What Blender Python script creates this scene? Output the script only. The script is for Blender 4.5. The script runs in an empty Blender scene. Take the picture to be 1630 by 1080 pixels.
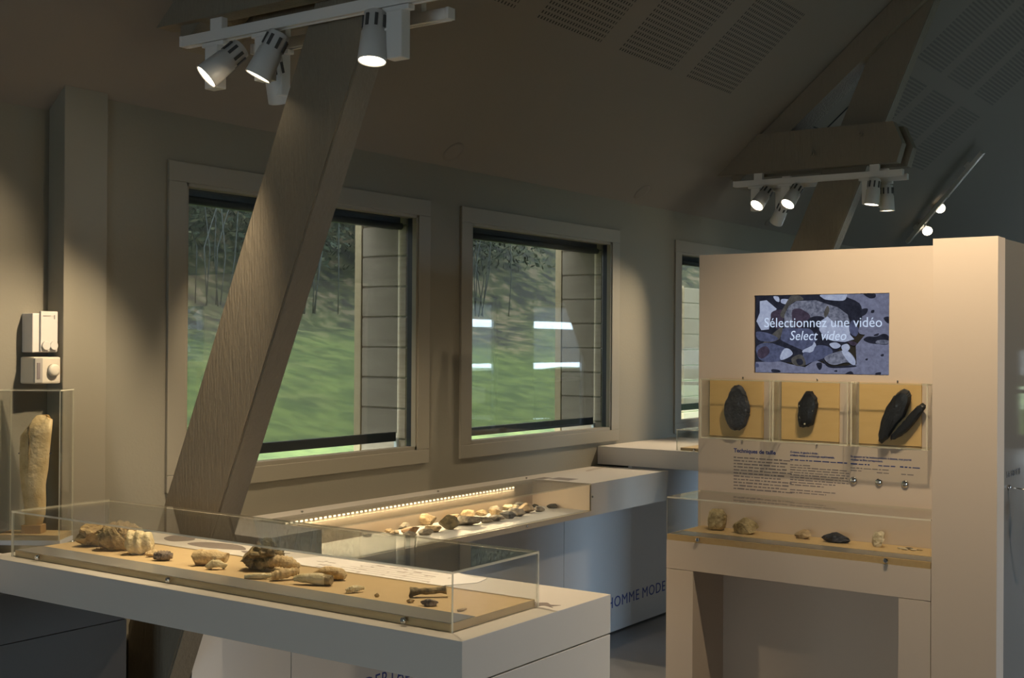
import bpy, bmesh, math, random
from mathutils import Vector, Matrix, noise
R_ = math.radians
SC = bpy.context.scene
COL = SC.collection

# ------------------------------------------------------------------ camera
def make_camera():
    yaw, pi, ro = R_(55.0642), R_(0.2722), R_(0.3738)
    fw = Vector((math.sin(yaw), math.cos(yaw), 0)); r = Vector((math.cos(yaw), -math.sin(yaw), 0)); up = Vector((0, 0, 1))
    f2 = fw*math.cos(pi)+up*math.sin(pi); u2 = up*math.cos(pi)-fw*math.sin(pi)
    r3 = r*math.cos(ro)+u2*math.sin(ro); u3 = u2*math.cos(ro)-r*math.sin(ro)
    cam = bpy.data.cameras.new('camera'); cam.sensor_width = 36; cam.lens = 36*1974.68/1630; cam.clip_start = .05; cam.clip_end = 300
    o = bpy.data.objects.new('camera', cam); COL.objects.link(o)
    m = Matrix((r3, u3, -f2)).transposed().to_4x4(); m.translation = Vector((0, 0, 1.69)); o.matrix_world = m
    SC.camera = o
make_camera()

# ------------------------------------------------------------------ world, exposure
SC.view_settings.view_transform = 'Standard'; SC.view_settings.look = 'None'; SC.view_settings.gamma = 1
SC.view_settings.use_curve_mapping = False
SC.view_settings.exposure = 0.0
SC.cycles.transparent_max_bounces = 40; SC.cycles.max_bounces = 10; SC.cycles.diffuse_bounces = 5
SC.cycles.caustics_reflective = False; SC.cycles.caustics_refractive = False
SC.cycles.sample_clamp_indirect = 4.0
def make_world():
    w = bpy.data.worlds.new('sky'); SC.world = w; w.use_nodes = True; nt = w.node_tree; nt.nodes.clear()
    out = nt.nodes.new('ShaderNodeOutputWorld'); bg = nt.nodes.new('ShaderNodeBackground')
    tc = nt.nodes.new('ShaderNodeTexCoord'); sp = nt.nodes.new('ShaderNodeSeparateXYZ')
    mr = nt.nodes.new('ShaderNodeMapRange'); mr.inputs[1].default_value = -.5; mr.inputs[2].default_value = .6
    mr.inputs[3].default_value = 14.0; mr.inputs[4].default_value = 2.2
    nt.links.new(tc.outputs['Generated'], sp.inputs[0]); nt.links.new(sp.outputs['Y'], mr.inputs[0])
    nt.links.new(mr.outputs[0], bg.inputs['Strength']); 
    cm = nt.nodes.new('ShaderNodeMapRange'); cm.inputs[1].default_value = -.8; cm.inputs[2].default_value = .05
    cx = nt.nodes.new('ShaderNodeMix'); cx.data_type = 'RGBA'; cx.inputs['A'].default_value = (.55, .74, 1, 1); cx.inputs['B'].default_value = (.96, .98, 1, 1)
    nt.links.new(sp.outputs['Y'], cm.inputs[0]); nt.links.new(cm.outputs[0], cx.inputs['Factor']); nt.links.new(cx.outputs['Result'], bg.inputs['Color'])
    nt.links.new(bg.outputs[0], out.inputs[0])
make_world()

# ------------------------------------------------------------------ materials
def mat(name, col, rough=.6, metal=0, noise_amt=0, scale=8, col2=None, bump=0, bscale=60, spec=.5, coords='Object', stretch=None):
    m = bpy.data.materials.new(name); m.use_nodes = True; nt = m.node_tree; b = nt.nodes['Principled BSDF']
    b.inputs['Base Color'].default_value = (*col, 1); b.inputs['Roughness'].default_value = rough; b.inputs['Metallic'].default_value = metal
    b.inputs['Specular IOR Level'].default_value = spec
    tc = nt.nodes.new('ShaderNodeTexCoord'); src = tc.outputs[coords]
    if stretch:
        mp = nt.nodes.new('ShaderNodeMapping'); mp.inputs['Scale'].default_value = stretch; nt.links.new(src, mp.inputs[0]); src = mp.outputs[0]
    if col2:
        n = nt.nodes.new('ShaderNodeTexNoise'); n.inputs['Scale'].default_value = scale; n.inputs['Detail'].default_value = 6; n.inputs['Roughness'].default_value = .6
        nt.links.new(src, n.inputs['Vector'])
        cr = nt.nodes.new('ShaderNodeValToRGB'); cr.color_ramp.elements[0].position = .5-noise_amt; cr.color_ramp.elements[1].position = .5+noise_amt
        cr.color_ramp.elements[0].color = (*col, 1); cr.color_ramp.elements[1].color = (*col2, 1)
        nt.links.new(n.outputs['Fac'], cr.inputs[0]); nt.links.new(cr.outputs[0], b.inputs['Base Color'])
    if bump:
        n2 = nt.nodes.new('ShaderNodeTexNoise'); n2.inputs['Scale'].default_value = bscale; n2.inputs['Detail'].default_value = 5
        nt.links.new(src, n2.inputs['Vector'])
        bp = nt.nodes.new('ShaderNodeBump'); bp.inputs['Strength'].default_value = bump; bp.inputs['Distance'].default_value = .01
        nt.links.new(n2.outputs['Fac'], bp.inputs['Height']); nt.links.new(bp.outputs[0], b.inputs['Normal'])
    return m
def emit(name, col, s):
    m = bpy.data.materials.new(name); m.use_nodes = True; nt = m.node_tree; nt.nodes.clear()
    o = nt.nodes.new('ShaderNodeOutputMaterial'); e = nt.nodes.new('ShaderNodeEmission')
    e.inputs[0].default_value = (*col, 1); e.inputs[1].default_value = s; nt.links.new(e.outputs[0], o.inputs[0]); return m
def clear_mat(name, tint=(1, 1, 1), f0=.04, mx=.9):
    # thin clear sheet: see-through plus an angle dependent mirror layer
    m = bpy.data.materials.new(name); m.use_nodes = True; nt = m.node_tree; nt.nodes.clear()
    o = nt.nodes.new('ShaderNodeOutputMaterial'); t = nt.nodes.new('ShaderNodeBsdfTransparent'); g = nt.nodes.new('ShaderNodeBsdfGlossy')
    t.inputs[0].default_value = (*tint, 1); g.inputs['Roughness'].default_value = .015
    lw = nt.nodes.new('ShaderNodeLayerWeight'); lw.inputs[0].default_value = .5
    pw = nt.nodes.new('ShaderNodeMath'); pw.operation = 'POWER'; pw.inputs[1].default_value = 5
    mr = nt.nodes.new('ShaderNodeMapRange'); mr.inputs[3].default_value = f0; mr.inputs[4].default_value = mx
    mx_ = nt.nodes.new('ShaderNodeMixShader')
    nt.links.new(lw.outputs['Facing'], pw.inputs[0]); nt.links.new(pw.outputs[0], mr.inputs[0]); nt.links.new(mr.outputs[0], mx_.inputs[0])
    nt.links.new(t.outputs[0], mx_.inputs[1]); nt.links.new(g.outputs[0], mx_.inputs[2]); nt.links.new(mx_.outputs[0], o.inputs[0]); return m
def veil(name, col, opacity):
    m = bpy.data.materials.new(name); m.use_nodes = True; nt = m.node_tree; nt.nodes.clear()
    o = nt.nodes.new('ShaderNodeOutputMaterial'); t = nt.nodes.new('ShaderNodeBsdfTransparent'); d = nt.nodes.new('ShaderNodeBsdfDiffuse')
    d.inputs[0].default_value = (*col, 1); mx = nt.nodes.new('ShaderNodeMixShader'); mx.inputs[0].default_value = opacity
    nt.links.new(t.outputs[0], mx.inputs[1]); nt.links.new(d.outputs[0], mx.inputs[2]); nt.links.new(mx.outputs[0], o.inputs[0]); return m

M = {}
M['wall'] = mat('greige_paint', (.24, .218, .165), .75, bump=.08, bscale=90)
M['trim'] = mat('greige_trim_paint', (.27, .243, .185), .55)
M['beam'] = mat('painted_timber', (.20, .17, .122), .6, bump=.6, bscale=26, stretch=(2, 4, .5))
M['laminate'] = mat('pale_laminate', (.60, .55, .48), .42)
M['laminate2'] = mat('beige_laminate', (.55, .455, .36), .45)
M['panel'] = mat('white_laminate', (.58, .58, .58), .4)
M['base'] = mat('brown_grey_laminate', (.085, .07, .055), .5)  # white laminate with the shade under the table put into its colour
M['side'] = mat('grey_gloss_laminate', (.20, .19, .175), .03, spec=.6)
M['floor'] = mat('grey_floor', (.17, .17, .175), .4, noise_amt=.3, scale=3, col2=(.21, .21, .215))
M['dark'] = mat('dark_aluminium', (.012, .015, .022), .4)
M['alu'] = mat('pale_aluminium', (.55, .6, .68), .35, metal=.3)
M['white'] = mat('white_enamel', (.72, .70, .66), .35)
M['plastic'] = mat('ivory_plastic', (.66, .60, .48), .4)
M['plastic2'] = mat('white_plastic', (.66, .62, .56), .4)
M['grey_plastic'] = mat('grey_plastic', (.36, .34, .30), .4)
M['chrome'] = mat('chrome', (.75, .75, .75), .12, metal=1)
M['black'] = mat('black_rubber', (.01, .01, .01), .5)
M['board'] = mat('pale_fibreboard', (.50, .355, .175), .6, noise_amt=.3, scale=30, col2=(.54, .39, .20))
M['strip'] = mat('satin_grey_strip', (.20, .195, .18), .25)  # grey stands in for the reflection band along the board front
M['ply'] = mat('birch_plywood', (.60, .39, .15), .5, noise_amt=.28, scale=6, col2=(.68, .46, .19), stretch=(1, 1, 5))
M['wood'] = mat('oiled_pale_wood', (.56, .36, .15), .45, noise_amt=.3, scale=9, col2=(.64, .43, .20), stretch=(8, 1, 8))
M['block'] = mat('brown_wood_block', (.36, .20, .075), .5, noise_amt=.3, scale=14, col2=(.45, .27, .11))
M['acrylic'] = clear_mat('clear_acrylic', (.975, .98, .97), .035)
M['glass'] = clear_mat('window_glass', (.93, .96, .95), .08, .95)
M['edge'] = mat('acrylic_edge', (.70, .62, .40), .2)
M['edge2'] = veil('acrylic_edge_pale', (.85, .80, .62), .55)
M['screen_mesh'] = veil('blind_mesh', (.035, .042, .045), .46)
M['door_mesh'] = veil('door_blind_mesh', (.10, .11, .11), .78)
M['slot'] = mat('dark_grille', (.06, .058, .055), .5)
M['paper'] = mat('white_paper', (.86, .80, .74), .7)
M['print'] = mat('grey_brown_print', (.19, .155, .135), .6)
M['printL'] = mat('pale_print', (.45, .38, .32), .6)
M['ink'] = mat('dark_blue_ink', (.035, .055, .20), .5)
M['ink2'] = mat('blue_lettering', (.025, .055, .26), .5)
M['inkg'] = mat('grey_ink', (.20, .17, .17), .6)
M['sideink'] = mat('dark_slate_lettering', (.035, .038, .045), .5)
M['lens'] = emit('lamp_lens', (1, .84, .60), 16)
M['led'] = emit('led_dot', (1, .80, .48), 9)
M['lcd'] = mat('lcd_glass', (.10, .105, .10), .15)
M['hatch'] = mat('hatch_joint', (.03, .03, .03), .9)
M['plank'] = mat('weathered_planks', (.36, .30, .23), .8, noise_amt=.25, scale=5, col2=(.50, .43, .34), stretch=(1, 1.2, 9))
M['plank_new'] = mat('pale_planks', (.60, .48, .29), .8, noise_amt=.25, scale=5, col2=(.68, .56, .36), stretch=(1, 1.2, 9))
M['joint'] = mat('plank_joint', (.03, .025, .02), .9)
M['bark'] = mat('bark', (.075, .075, .06), .9)
M['leaf'] = mat('dark_leaves', (.016, .022, .007), .8, noise_amt=.3, scale=2, col2=(.036, .045, .013))
M['leaf2'] = mat('olive_leaves', (.05, .052, .018), .8, noise_amt=.3, scale=2, col2=(.085, .075, .028))
M['gravel'] = mat('gravel', (.25, .25, .21), .9, noise_amt=.12, scale=22, col2=(.55, .55, .5))

def ceiling_mat():
    m = mat('perforated_plasterboard', (.215, .19, .16), .8); nt = m.node_tree; b = nt.nodes['Principled BSDF']
    tc = nt.nodes.new('ShaderNodeTexCoord'); sp = nt.nodes.new('ShaderNodeSeparateXYZ'); nt.links.new(tc.outputs['Object'], sp.inputs[0])
    def mth(op, a, b_=None, c=None):
        n = nt.nodes.new('ShaderNodeMath'); n.operation = op
        for i, v in enumerate((a, b_, c)):
            if v is None: continue
            if isinstance(v, (int, float)): n.inputs[i].default_value = v
            else: nt.links.new(v, n.inputs[i])
        return n.outputs[0]
    X = sp.outputs['X']; S = mth('MULTIPLY', mth('SUBTRACT', 3.916, sp.outputs['Y']), 1.3255)
    def band(v, lo, hi): return mth('MULTIPLY', mth('GREATER_THAN', v, lo), mth('LESS_THAN', v, hi))
    strips = None
    for x0 in (2.49, 3.25, 4.01, 4.77, 5.53, 6.29, 8.68, 9.42, 10.16):
        k = band(X, x0, x0+.585); strips = k if strips is None else mth('ADD', strips, k)
    rows = None
    for s0, s1 in ((.925, 1.56), (1.69, 2.4), (2.55, 3.3)):
        k = band(S, s0, s1); rows = k if rows is None else mth('ADD', rows, k)
    sx = band(mth('FRACT', mth('DIVIDE', X, .0245)), .30, .72)
    ss = band(mth('FRACT', mth('DIVIDE', S, .029)), .20, .76)
    f = mth('MULTIPLY', mth('MULTIPLY', strips, rows), mth('MULTIPLY', sx, ss))
    mx = nt.nodes.new('ShaderNodeMix'); mx.data_type = 'RGBA'
    nt.links.new(f, mx.inputs['Factor']); mx.inputs['A'].default_value = (.215, .19, .16, 1); mx.inputs['B'].default_value = (.03, .028, .025, 1)
    nt.links.new(mx.outputs['Result'], b.inputs['Base Color'])
    return m
M['ceiling'] = ceiling_mat()

def hill_mat():
    m = mat('hillside', (.05, .11, .03), .9); nt = m.node_tree; b = nt.nodes['Principled BSDF']
    tc = nt.nodes.new('ShaderNodeTexCoord'); sp = nt.nodes.new('ShaderNodeSeparateXYZ'); nt.links.new(tc.outputs['Object'], sp.inputs[0])
    n = nt.nodes.new('ShaderNodeTexNoise'); n.inputs['Scale'].default_value = .35; n.inputs['Detail'].default_value = 7
    nt.links.new(tc.outputs['Object'], n.inputs[0])
    ad = nt.nodes.new('ShaderNodeMath'); ad.operation = 'MULTIPLY_ADD'; ad.inputs[1].default_value = 3.0
    nt.links.new(n.outputs['Fac'], ad.inputs[0]); nt.links.new(sp.outputs['Z'], ad.inputs[2])
    mr = nt.nodes.new('ShaderNodeMapRange'); mr.inputs[1].default_value = 2.7; mr.inputs[2].default_value = 3.7
    nt.links.new(ad.outputs[0], mr.inputs[0])
    n2 = nt.nodes.new('ShaderNodeTexNoise'); n2.inputs['Scale'].default_value = 2.6; n2.inputs['Detail'].default_value = 9; n2.inputs['Roughness'].default_value = .7
    nt.links.new(tc.outputs['Object'], n2.inputs[0])
    g = nt.nodes.new('ShaderNodeValToRGB'); g.color_ramp.elements[0].position = .40; g.color_ramp.elements[1].position = .60
    g.color_ramp.elements[0].color = (.046, .070, .009, 1); g.color_ramp.elements[1].color = (.105, .135, .022, 1)
    s = nt.nodes.new('ShaderNodeValToRGB'); s.color_ramp.elements[0].position = .42; s.color_ramp.elements[1].position = .60
    s.color_ramp.elements[0].color = (.026, .022, .010, 1); s.color_ramp.elements[1].color = (.165, .118, .058, 1)
    e = s.color_ramp.elements.new(.52); e.color = (.064, .064, .017, 1)
    nt.links.new(n2.outputs['Fac'], g.inputs[0]); nt.links.new(n2.outputs['Fac'], s.inputs[0])
    mx = nt.nodes.new('ShaderNodeMix'); mx.data_type = 'RGBA'
    nt.links.new(mr.outputs[0], mx.inputs['Factor']); nt.links.new(g.outputs[0], mx.inputs['A']); nt.links.new(s.outputs[0], mx.inputs['B'])
    nt.links.new(mx.outputs['Result'], b.inputs['Base Color']); return m
M['hill'] = hill_mat()

# fossils and stones
def stone(n, a, b_, sc=22, rough=.6, amt=.12, bump=.8): return mat(n, a, rough, noise_amt=amt, scale=sc, col2=b_, bump=bump, bscale=70)
M['bone'] = stone('cream_bone', (.42, .28, .115), (.66, .49, .25))
M['bone_dark'] = stone('brown_fossil', (.085, .06, .025), (.33, .235, .10), 30)
M['bone_brown'] = stone('ochre_fossil', (.20, .125, .045), (.52, .36, .15), 26)
M['ivory'] = stone('pale_ivory', (.56, .44, .22), (.72, .60, .36), 12, .4)
M['enamel'] = stone('striped_enamel', (.075, .05, .035), (.30, .22, .14), 60)
M['flint_grey'] = stone('grey_flint', (.14, .125, .105), (.32, .27, .205), 30)
M['flint_tan'] = stone('tan_flint', (.26, .185, .10), (.46, .34, .20), 30)
M['flint_green'] = stone('olive_flint', (.10, .085, .045), (.26, .21, .11), 34)
M['flint_red'] = stone('reddish_flint', (.22, .12, .06), (.42, .26, .14), 30)
M['flint_dark'] = stone('dark_grey_flint', (.05, .05, .045), (.13, .12, .10), 30)
M['flint_blue'] = stone('blue_grey_flint', (.012, .014, .020), (.036, .040, .054), 26, .42)
M['flint_black'] = mat('black_flint', (.005, .005, .006), .4, noise_amt=.2, scale=14, col2=(.016, .016, .018), bump=.35, bscale=40)
M['cortex'] = stone('pale_cortex', (.45, .38, .25), (.66, .58, .42), 30)
M['nodule'] = stone('yellow_grey_nodule', (.20, .145, .06), (.48, .38, .20), 24)
M['longbone'] = stone('weathered_yellow_bone', (.50, .34, .14), (.76, .58, .31), 14, .5, .2, .3)

# ------------------------------------------------------------------ builders
W = {}                       # object -> world matrix of its thing frame
def tag(o, label=None, cat=None, group=None, kind=None):
    if label: o['label'] = label
    if cat: o['category'] = cat
    if group: o['group'] = group
    if kind: o['kind'] = kind
    return o
def thing(name, label, cat, loc=(0, 0, 0), rz=0, group=None, kind=None):
    o = bpy.data.objects.new(name, None); COL.objects.link(o); o.empty_display_size = .05
    o.location = loc; o.rotation_euler = (0, 0, rz)
    W[o] = Matrix.Translation(Vector(loc)) @ Matrix.Rotation(rz, 4, 'Z')
    return tag(o, label, cat, group, kind)
class MB:
    def __init__(s): s.bm = bmesh.new(); s.mi = 0
    def _f(s, vs, mi=None, smooth=False):
        try: f = s.bm.faces.new(vs)
        except ValueError: return None
        f.material_index = s.mi if mi is None else mi; f.smooth = smooth; return f
    def box(s, a, b, bevel=0, mi=None, X=None):
        x0, y0, z0 = [min(a[i], b[i]) for i in range(3)]; x1, y1, z1 = [max(a[i], b[i]) for i in range(3)]
        v = [Vector(p) for p in ((x0,y0,z0),(x1,y0,z0),(x1,y1,z0),(x0,y1,z0),(x0,y0,z1),(x1,y0,z1),(x1,y1,z1),(x0,y1,z1))]
        if X is not None: v = [X @ p for p in v]
        bv = [s.bm.verts.new(p) for p in v]
        fs = [s._f([bv[i] for i in q], mi) for q in ((0,3,2,1),(4,5,6,7),(0,1,5,4),(1,2,6,5),(2,3,7,6),(3,0,4,7))]
        if bevel:
            es = list({e for f in fs for e in f.edges})
            r = bmesh.ops.bevel(s.bm, geom=es, offset=bevel, segments=2, affect='EDGES', profile=.6)
            for f in r['faces']: f.material_index = s.mi if mi is None else mi
        return s
    def pane(s, a, b, X=None, edge=1):
        # thin clear sheet: the two large faces take slot 0, the narrow rim takes slot `edge`
        d = [abs(a[i]-b[i]) for i in range(3)]; ax = d.index(min(d))
        x0 = [min(a[i], b[i]) for i in range(3)]; x1 = [max(a[i], b[i]) for i in range(3)]
        c = [(x0[0],x0[1],x0[2]),(x1[0],x0[1],x0[2]),(x1[0],x1[1],x0[2]),(x0[0],x1[1],x0[2]),(x0[0],x0[1],x1[2]),(x1[0],x0[1],x1[2]),(x1[0],x1[1],x1[2]),(x0[0],x1[1],x1[2])]
        bv = [s.bm.verts.new((X @ Vector(p)) if X is not None else p) for p in c]
        for q, n in (((0,3,2,1),2),((4,5,6,7),2),((0,1,5,4),1),((1,2,6,5),0),((2,3,7,6),1),((3,0,4,7),0)):
            s._f([bv[i] for i in q], 0 if n == ax else edge)
        return s
    def prism(s, pts, ax, lo, hi, X=None, mi=None):
        # pts: 2-D outline in the other two axes, in axis order
        def P(p, t):
            q = {0: (t, p[0], p[1]), 1: (p[0], t, p[1]), 2: (p[0], p[1], t)}[ax]; q = Vector(q); return X @ q if X is not None else q
        a = [s.bm.verts.new(P(p, lo)) for p in pts]; b = [s.bm.verts.new(P(p, hi)) for p in pts]
        n = len(pts); s._f(a[::-1], mi); s._f(b, mi)
        for i in range(n): s._f((a[i], a[(i+1) % n], b[(i+1) % n], b[i]), mi)
        return s
    def lathe(s, prof, X, n=24, mi=None, smooth=True, cap=True):
        rings = []
        for r, z in prof: rings.append([s.bm.verts.new(X @ Vector((r*math.cos(2*math.pi*i/n), r*math.sin(2*math.pi*i/n), z))) for i in range(n)])
        for a, b in zip(rings, rings[1:]):
            for i in range(n): s._f((a[i], a[(i+1) % n], b[(i+1) % n], b[i]), mi, smooth)
        if cap: s._f(rings[0][::-1], mi); s._f(rings[-1], mi)
        return s
    def tube(s, pts, rad, n=10, mi=None, smooth=True, squash=1.0):
        pts = [Vector(p) for p in pts]; rings = []
        for i, p in enumerate(pts):
            t = (pts[min(i+1, len(pts)-1)]-pts[max(i-1, 0)]).normalized()
            u = t.orthogonal() if abs(t.z) > .95 else Vector((0, 0, 1)).cross(t).normalized(); u.normalize(); v = t.cross(u)
            r = rad[i] if isinstance(rad, (list, tuple)) else rad
            rings.append([s.bm.verts.new(p+u*r*math.cos(2*math.pi*k/n)+v*r*squash*math.sin(2*math.pi*k/n)) for k in range(n)])
        for a, b in zip(rings, rings[1:]):
            for k in range(n): s._f((a[k], a[(k+1) % n], b[(k+1) % n], b[k]), mi, smooth)
        s._f(rings[0][::-1], mi); s._f(rings[-1], mi); return s
    def build(s, name, mats, parent=None, rot=None):
        bmesh.ops.recalc_face_normals(s.bm, faces=s.bm.faces)
        me = bpy.data.meshes.new(name)
        if parent is not None: s.bm.transform(W[parent].inverted())
        s.bm.to_mesh(me); s.bm.free()
        for m in (mats if isinstance(mats, (list, tuple)) else [mats]): me.materials.append(m)
        o = bpy.data.objects.new(name, me); COL.objects.link(o)
        if parent is not None: o.parent = parent; W[o] = W[parent]
        else: W[o] = Matrix.Identity(4)
        return o
def struct(o): o['kind'] = 'structure'; return o
def wbox(a, b, bevel=0): return MB().box(a, b, bevel)
def placed(name, mb, mats, loc, rz=0, **kw):
    # a thing that is one mesh: built in world coordinates, with its origin moved to `loc`
    X = Matrix.Translation(Vector(loc)) @ Matrix.Rotation(rz, 4, 'Z')
    mb.bm.transform(X.inverted()); bmesh.ops.recalc_face_normals(mb.bm, faces=mb.bm.faces)
    me = bpy.data.meshes.new(name); mb.bm.to_mesh(me); mb.bm.free()
    for m in (mats if isinstance(mats, (list, tuple)) else [mats]): me.materials.append(m)
    o = bpy.data.objects.new(name, me); COL.objects.link(o); o.location = loc; o.rotation_euler = (0, 0, rz); W[o] = X
    return tag(o, kw.get('label'), kw.get('cat'), kw.get('group'), kw.get('kind'))
def lettering(name, body, size, X, material, parent, sx=1.0, align='LEFT', shear=0, extrude=.0006, spacing=1.0, bold=0):
    cu = bpy.data.curves.new('lettering', 'FONT'); cu.body = body; cu.size = size; cu.align_x = align; cu.shear = shear; cu.extrude = extrude; cu.resolution_u = 3; cu.space_character = spacing; cu.offset = bold
    t = bpy.data.objects.new('lettering', cu); COL.objects.link(t)
    dg = bpy.context.evaluated_depsgraph_get(); me = bpy.data.meshes.new_from_object(t.evaluated_get(dg))
    bpy.data.objects.remove(t); bpy.data.curves.remove(cu)
    me.transform(W[parent].inverted() @ X @ Matrix.Diagonal((sx, 1, 1, 1))); me.materials.clear(); me.materials.append(material); me.name = name
    o = bpy.data.objects.new(name, me); COL.objects.link(o); o.parent = parent; W[o] = W[parent]; return o
def frame(o, x, y):          # matrix whose local x,y follow the given world directions
    x = Vector(x).normalized(); y = Vector(y).normalized(); z = x.cross(y)
    m = Matrix((x, y, z)).transposed().to_4x4(); m.translation = Vector(o); return m

# ------------------------------------------------------------------ the room
D = 3.916; ZC = 2.602; SL = .87
XE = 22.0; XW = -4.0; YB = -3.9
def ceil_z(y): return ZC+SL*(D-y)
WIN = [(3.315, 4.777), (5.218, 6.673), (7.61, 9.07), (10.6, 12.06)]
ZI, ZT = 1.165, 2.331
struct(wbox((XW, YB-.3, -.1), (XE+.2, D+.25, 0)).build('floor', M['floor']))
mb = MB()
xs = [2.93]+[v for w in WIN for v in w]+[XE]
for i in range(0, len(xs), 2): mb.box((xs[i], D, 0), (xs[i+1], D+.14, ZC+.1))
for a, b in WIN: mb.box((a, D, 0), (b, D+.14, ZI)); mb.box((a, D, ZT), (b, D+.14, ZC+.1))
struct(mb.build('wall_window_side', M['wall']))
struct(wbox((XW, 3.99, 0), (2.94, 4.15, ZC+.1)).build('wall_left', M['wall']))
struct(wbox((2.745, 3.895, 0), (2.931, 3.99, ZC+.02), .004).build('trim_1', M['trim']))
# ceiling: two slopes meeting at a ridge
mb = MB(); t = .05
mb.prism([(4.2, ceil_z(4.2)), (0, ceil_z(0)), (0, ceil_z(0)+t), (4.2, ceil_z(4.2)+t)], 0, XW, XE+.2)
struct(mb.build('ceiling', M['ceiling']))
mb = MB(); mb.prism([(-4.2, ceil_z(4.2)), (0, ceil_z(0)), (0, ceil_z(0)+t), (-4.2, ceil_z(4.2)+t)], 0, XW, XE+.2)
struct(mb.build('ceiling', M['ceiling']))
# opposite wall with tall glazed doors, the first added for daylight, and the two end walls
DOORS = [(6.9, 10.6), (15.0, 16.55), (17.6, 19.3)]
mb = MB(); xs = [XW]+[v for w in DOORS for v in w]+[XE]
for i in range(0, len(xs), 2): mb.box((xs[i], YB-.14, 0), (xs[i+1], YB, ZC+.1))
for a, b in DOORS: mb.box((a, YB-.14, 2.45), (b, YB, ZC+.1)); mb.box((a, YB-.14, 0), (b, YB, .2))
struct(mb.build('wall_opposite', M['wall']))
for k, (a, b) in enumerate(DOORS):
    dr = thing('door_%d' % (k+1), None, None, ((a+b)/2, YB-.07, 0), kind='structure')
    m2 = MB()
    for z in (.2, 1.05, 2.39): m2.box((a, YB-.09, z), (b, YB-.05, z+.06))
    for x in (a, b-.06): m2.box((x, YB-.09, .2), (x+.06, YB-.05, 2.45))
    m2.build('door_frame', M['alu'], dr)
    MB().box((a, YB-.075, .2), (b, YB-.065, 2.45)).build('pane', M['glass'], dr)
    if k:  # unseen blinds added to dim the sky mirrored in the windows
        m2 = MB()
        for z0, z1 in ((.2, 1.27), (1.38, 1.98), (2.10, 2.45)): m2.box((a, YB-.12, z0), (b, YB-.118, z1))
        m2.build('outer_blind', M['door_mesh'], dr)
mb = MB()
mb.prism([(-4.04, 0), (-3.70, 0), (-3.70, ceil_z(3.7)), (-4.04, ZC)], 0, XE, XE+.15)
mb.prism([(-3.70, 1.66), (-2.4, 1.66), (-2.4, ceil_z(2.4)), (-3.70, ceil_z(3.7))], 0, XE, XE+.15)
mb.prism([(-3.70, 0), (-2.4, 0), (-2.4, .22), (-3.70, .22)], 0, XE, XE+.15)
mb.prism([(-2.4, 0), (.2, 0), (.2, ceil_z(.2)), (0, ceil_z(0)), (-2.4, ceil_z(2.4))], 0, XE, XE+.15)
mb.prism([(.2, 0), (2.6, 0), (2.6, .4), (.2, .4)], 0, XE, XE+.15); mb.prism([(.2, 2.5), (2.6, 2.5), (2.6, ceil_z(2.6)), (.2, ceil_z(.2))], 0, XE, XE+.15)
mb.prism([(2.6, 0), (4.1, 0), (4.1, ZC), (2.6, ceil_z(2.6))], 0, XE, XE+.15)
struct(mb.build('wall_far_end', M['wall']))
fe = thing('window_9', None, None, (XE+.05, -3.05, .22), kind='structure')
MB().box((XE+.03, -3.7, .92), (XE+.09, -2.4, .99)).build('window_frame', M['dark'], fe)
MB().box((XE+.05, -3.7, .22), (XE+.06, -2.4, 1.66)).build('pane', M['glass'], fe)
MB().box((XE+.10, -3.7, 1.04), (XE+.102, -2.4, 1.66)).build('outer_blind', M['door_mesh'], fe)  # unseen blind added to dim this window in reflections
fe = thing('window_11', None, None, (XE+.05, 1.4, .4), kind='structure')  # unseen window added to bring daylight to the far ceiling
MB().box((XE+.05, .2, .4), (XE+.06, 2.6, 2.5)).build('pane', M['glass'], fe)
MB().box((XE+.03, 1.37, .4), (XE+.09, 1.43, 2.5)).build('window_frame', M['dark'], fe)
mb = MB()
mb.prism([(-4.04, 0), (-.9, 0), (-.9, ceil_z(.9)), (-4.04, ZC)], 0, XW-.15, XW); mb.prism([(1.5, 0), (4.1, 0), (4.1, ZC), (1.5, ceil_z(1.5))], 0, XW-.15, XW)
mb.prism([(-.9, 0), (1.5, 0), (1.5, .4), (-.9, .4)], 0, XW-.15, XW); mb.prism([(-.9, 2.1), (1.5, 2.1), (1.5, ceil_z(1.5)), (0, ceil_z(0)), (-.9, ceil_z(.9))], 0, XW-.15, XW)
struct(mb.build('wall_near_end', M['wall']))
ne = thing('window_10', None, None, (XW-.07, .3, .4), kind='structure')  # unseen window added to light the table apron
mb = MB()
for y in (-.9, .27, 1.44): mb.box((XW-.1, y, .4), (XW-.04, y+.06, 2.1))
mb.build('window_frame', M['dark'], ne); MB().box((XW-.075, -.9, .4), (XW-.065, 1.5, 2.1)).build('pane', M['glass'], ne)
# daylight openings sampled as sky portals
def portal(name, loc, rot, sx, sy):
    l = bpy.data.lights.new(name, 'AREA'); l.shape = 'RECTANGLE'; l.size = sx; l.size_y = sy; l.cycles.is_portal = True
    o = bpy.data.objects.new(name, l); COL.objects.link(o); o.location = loc; o.rotation_euler = rot
for a, b in DOORS: portal('sky_portal', ((a+b)/2, YB-.2, 1.3), (R_(-90), 0, R_(180)), b-a, 2.3)
portal('sky_portal', (XW-.25, .3, 1.25), (0, R_(-90), 0), 1.7, 2.4)
portal('sky_portal', (XE+.3, 1.4, 1.5), (0, R_(90), 0), 2.2, 2.4)
for a, b in WIN: portal('sky_portal', ((a+b)/2, D+.5, 1.75), (R_(-90), 0, 0), b-a, 1.2)

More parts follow.
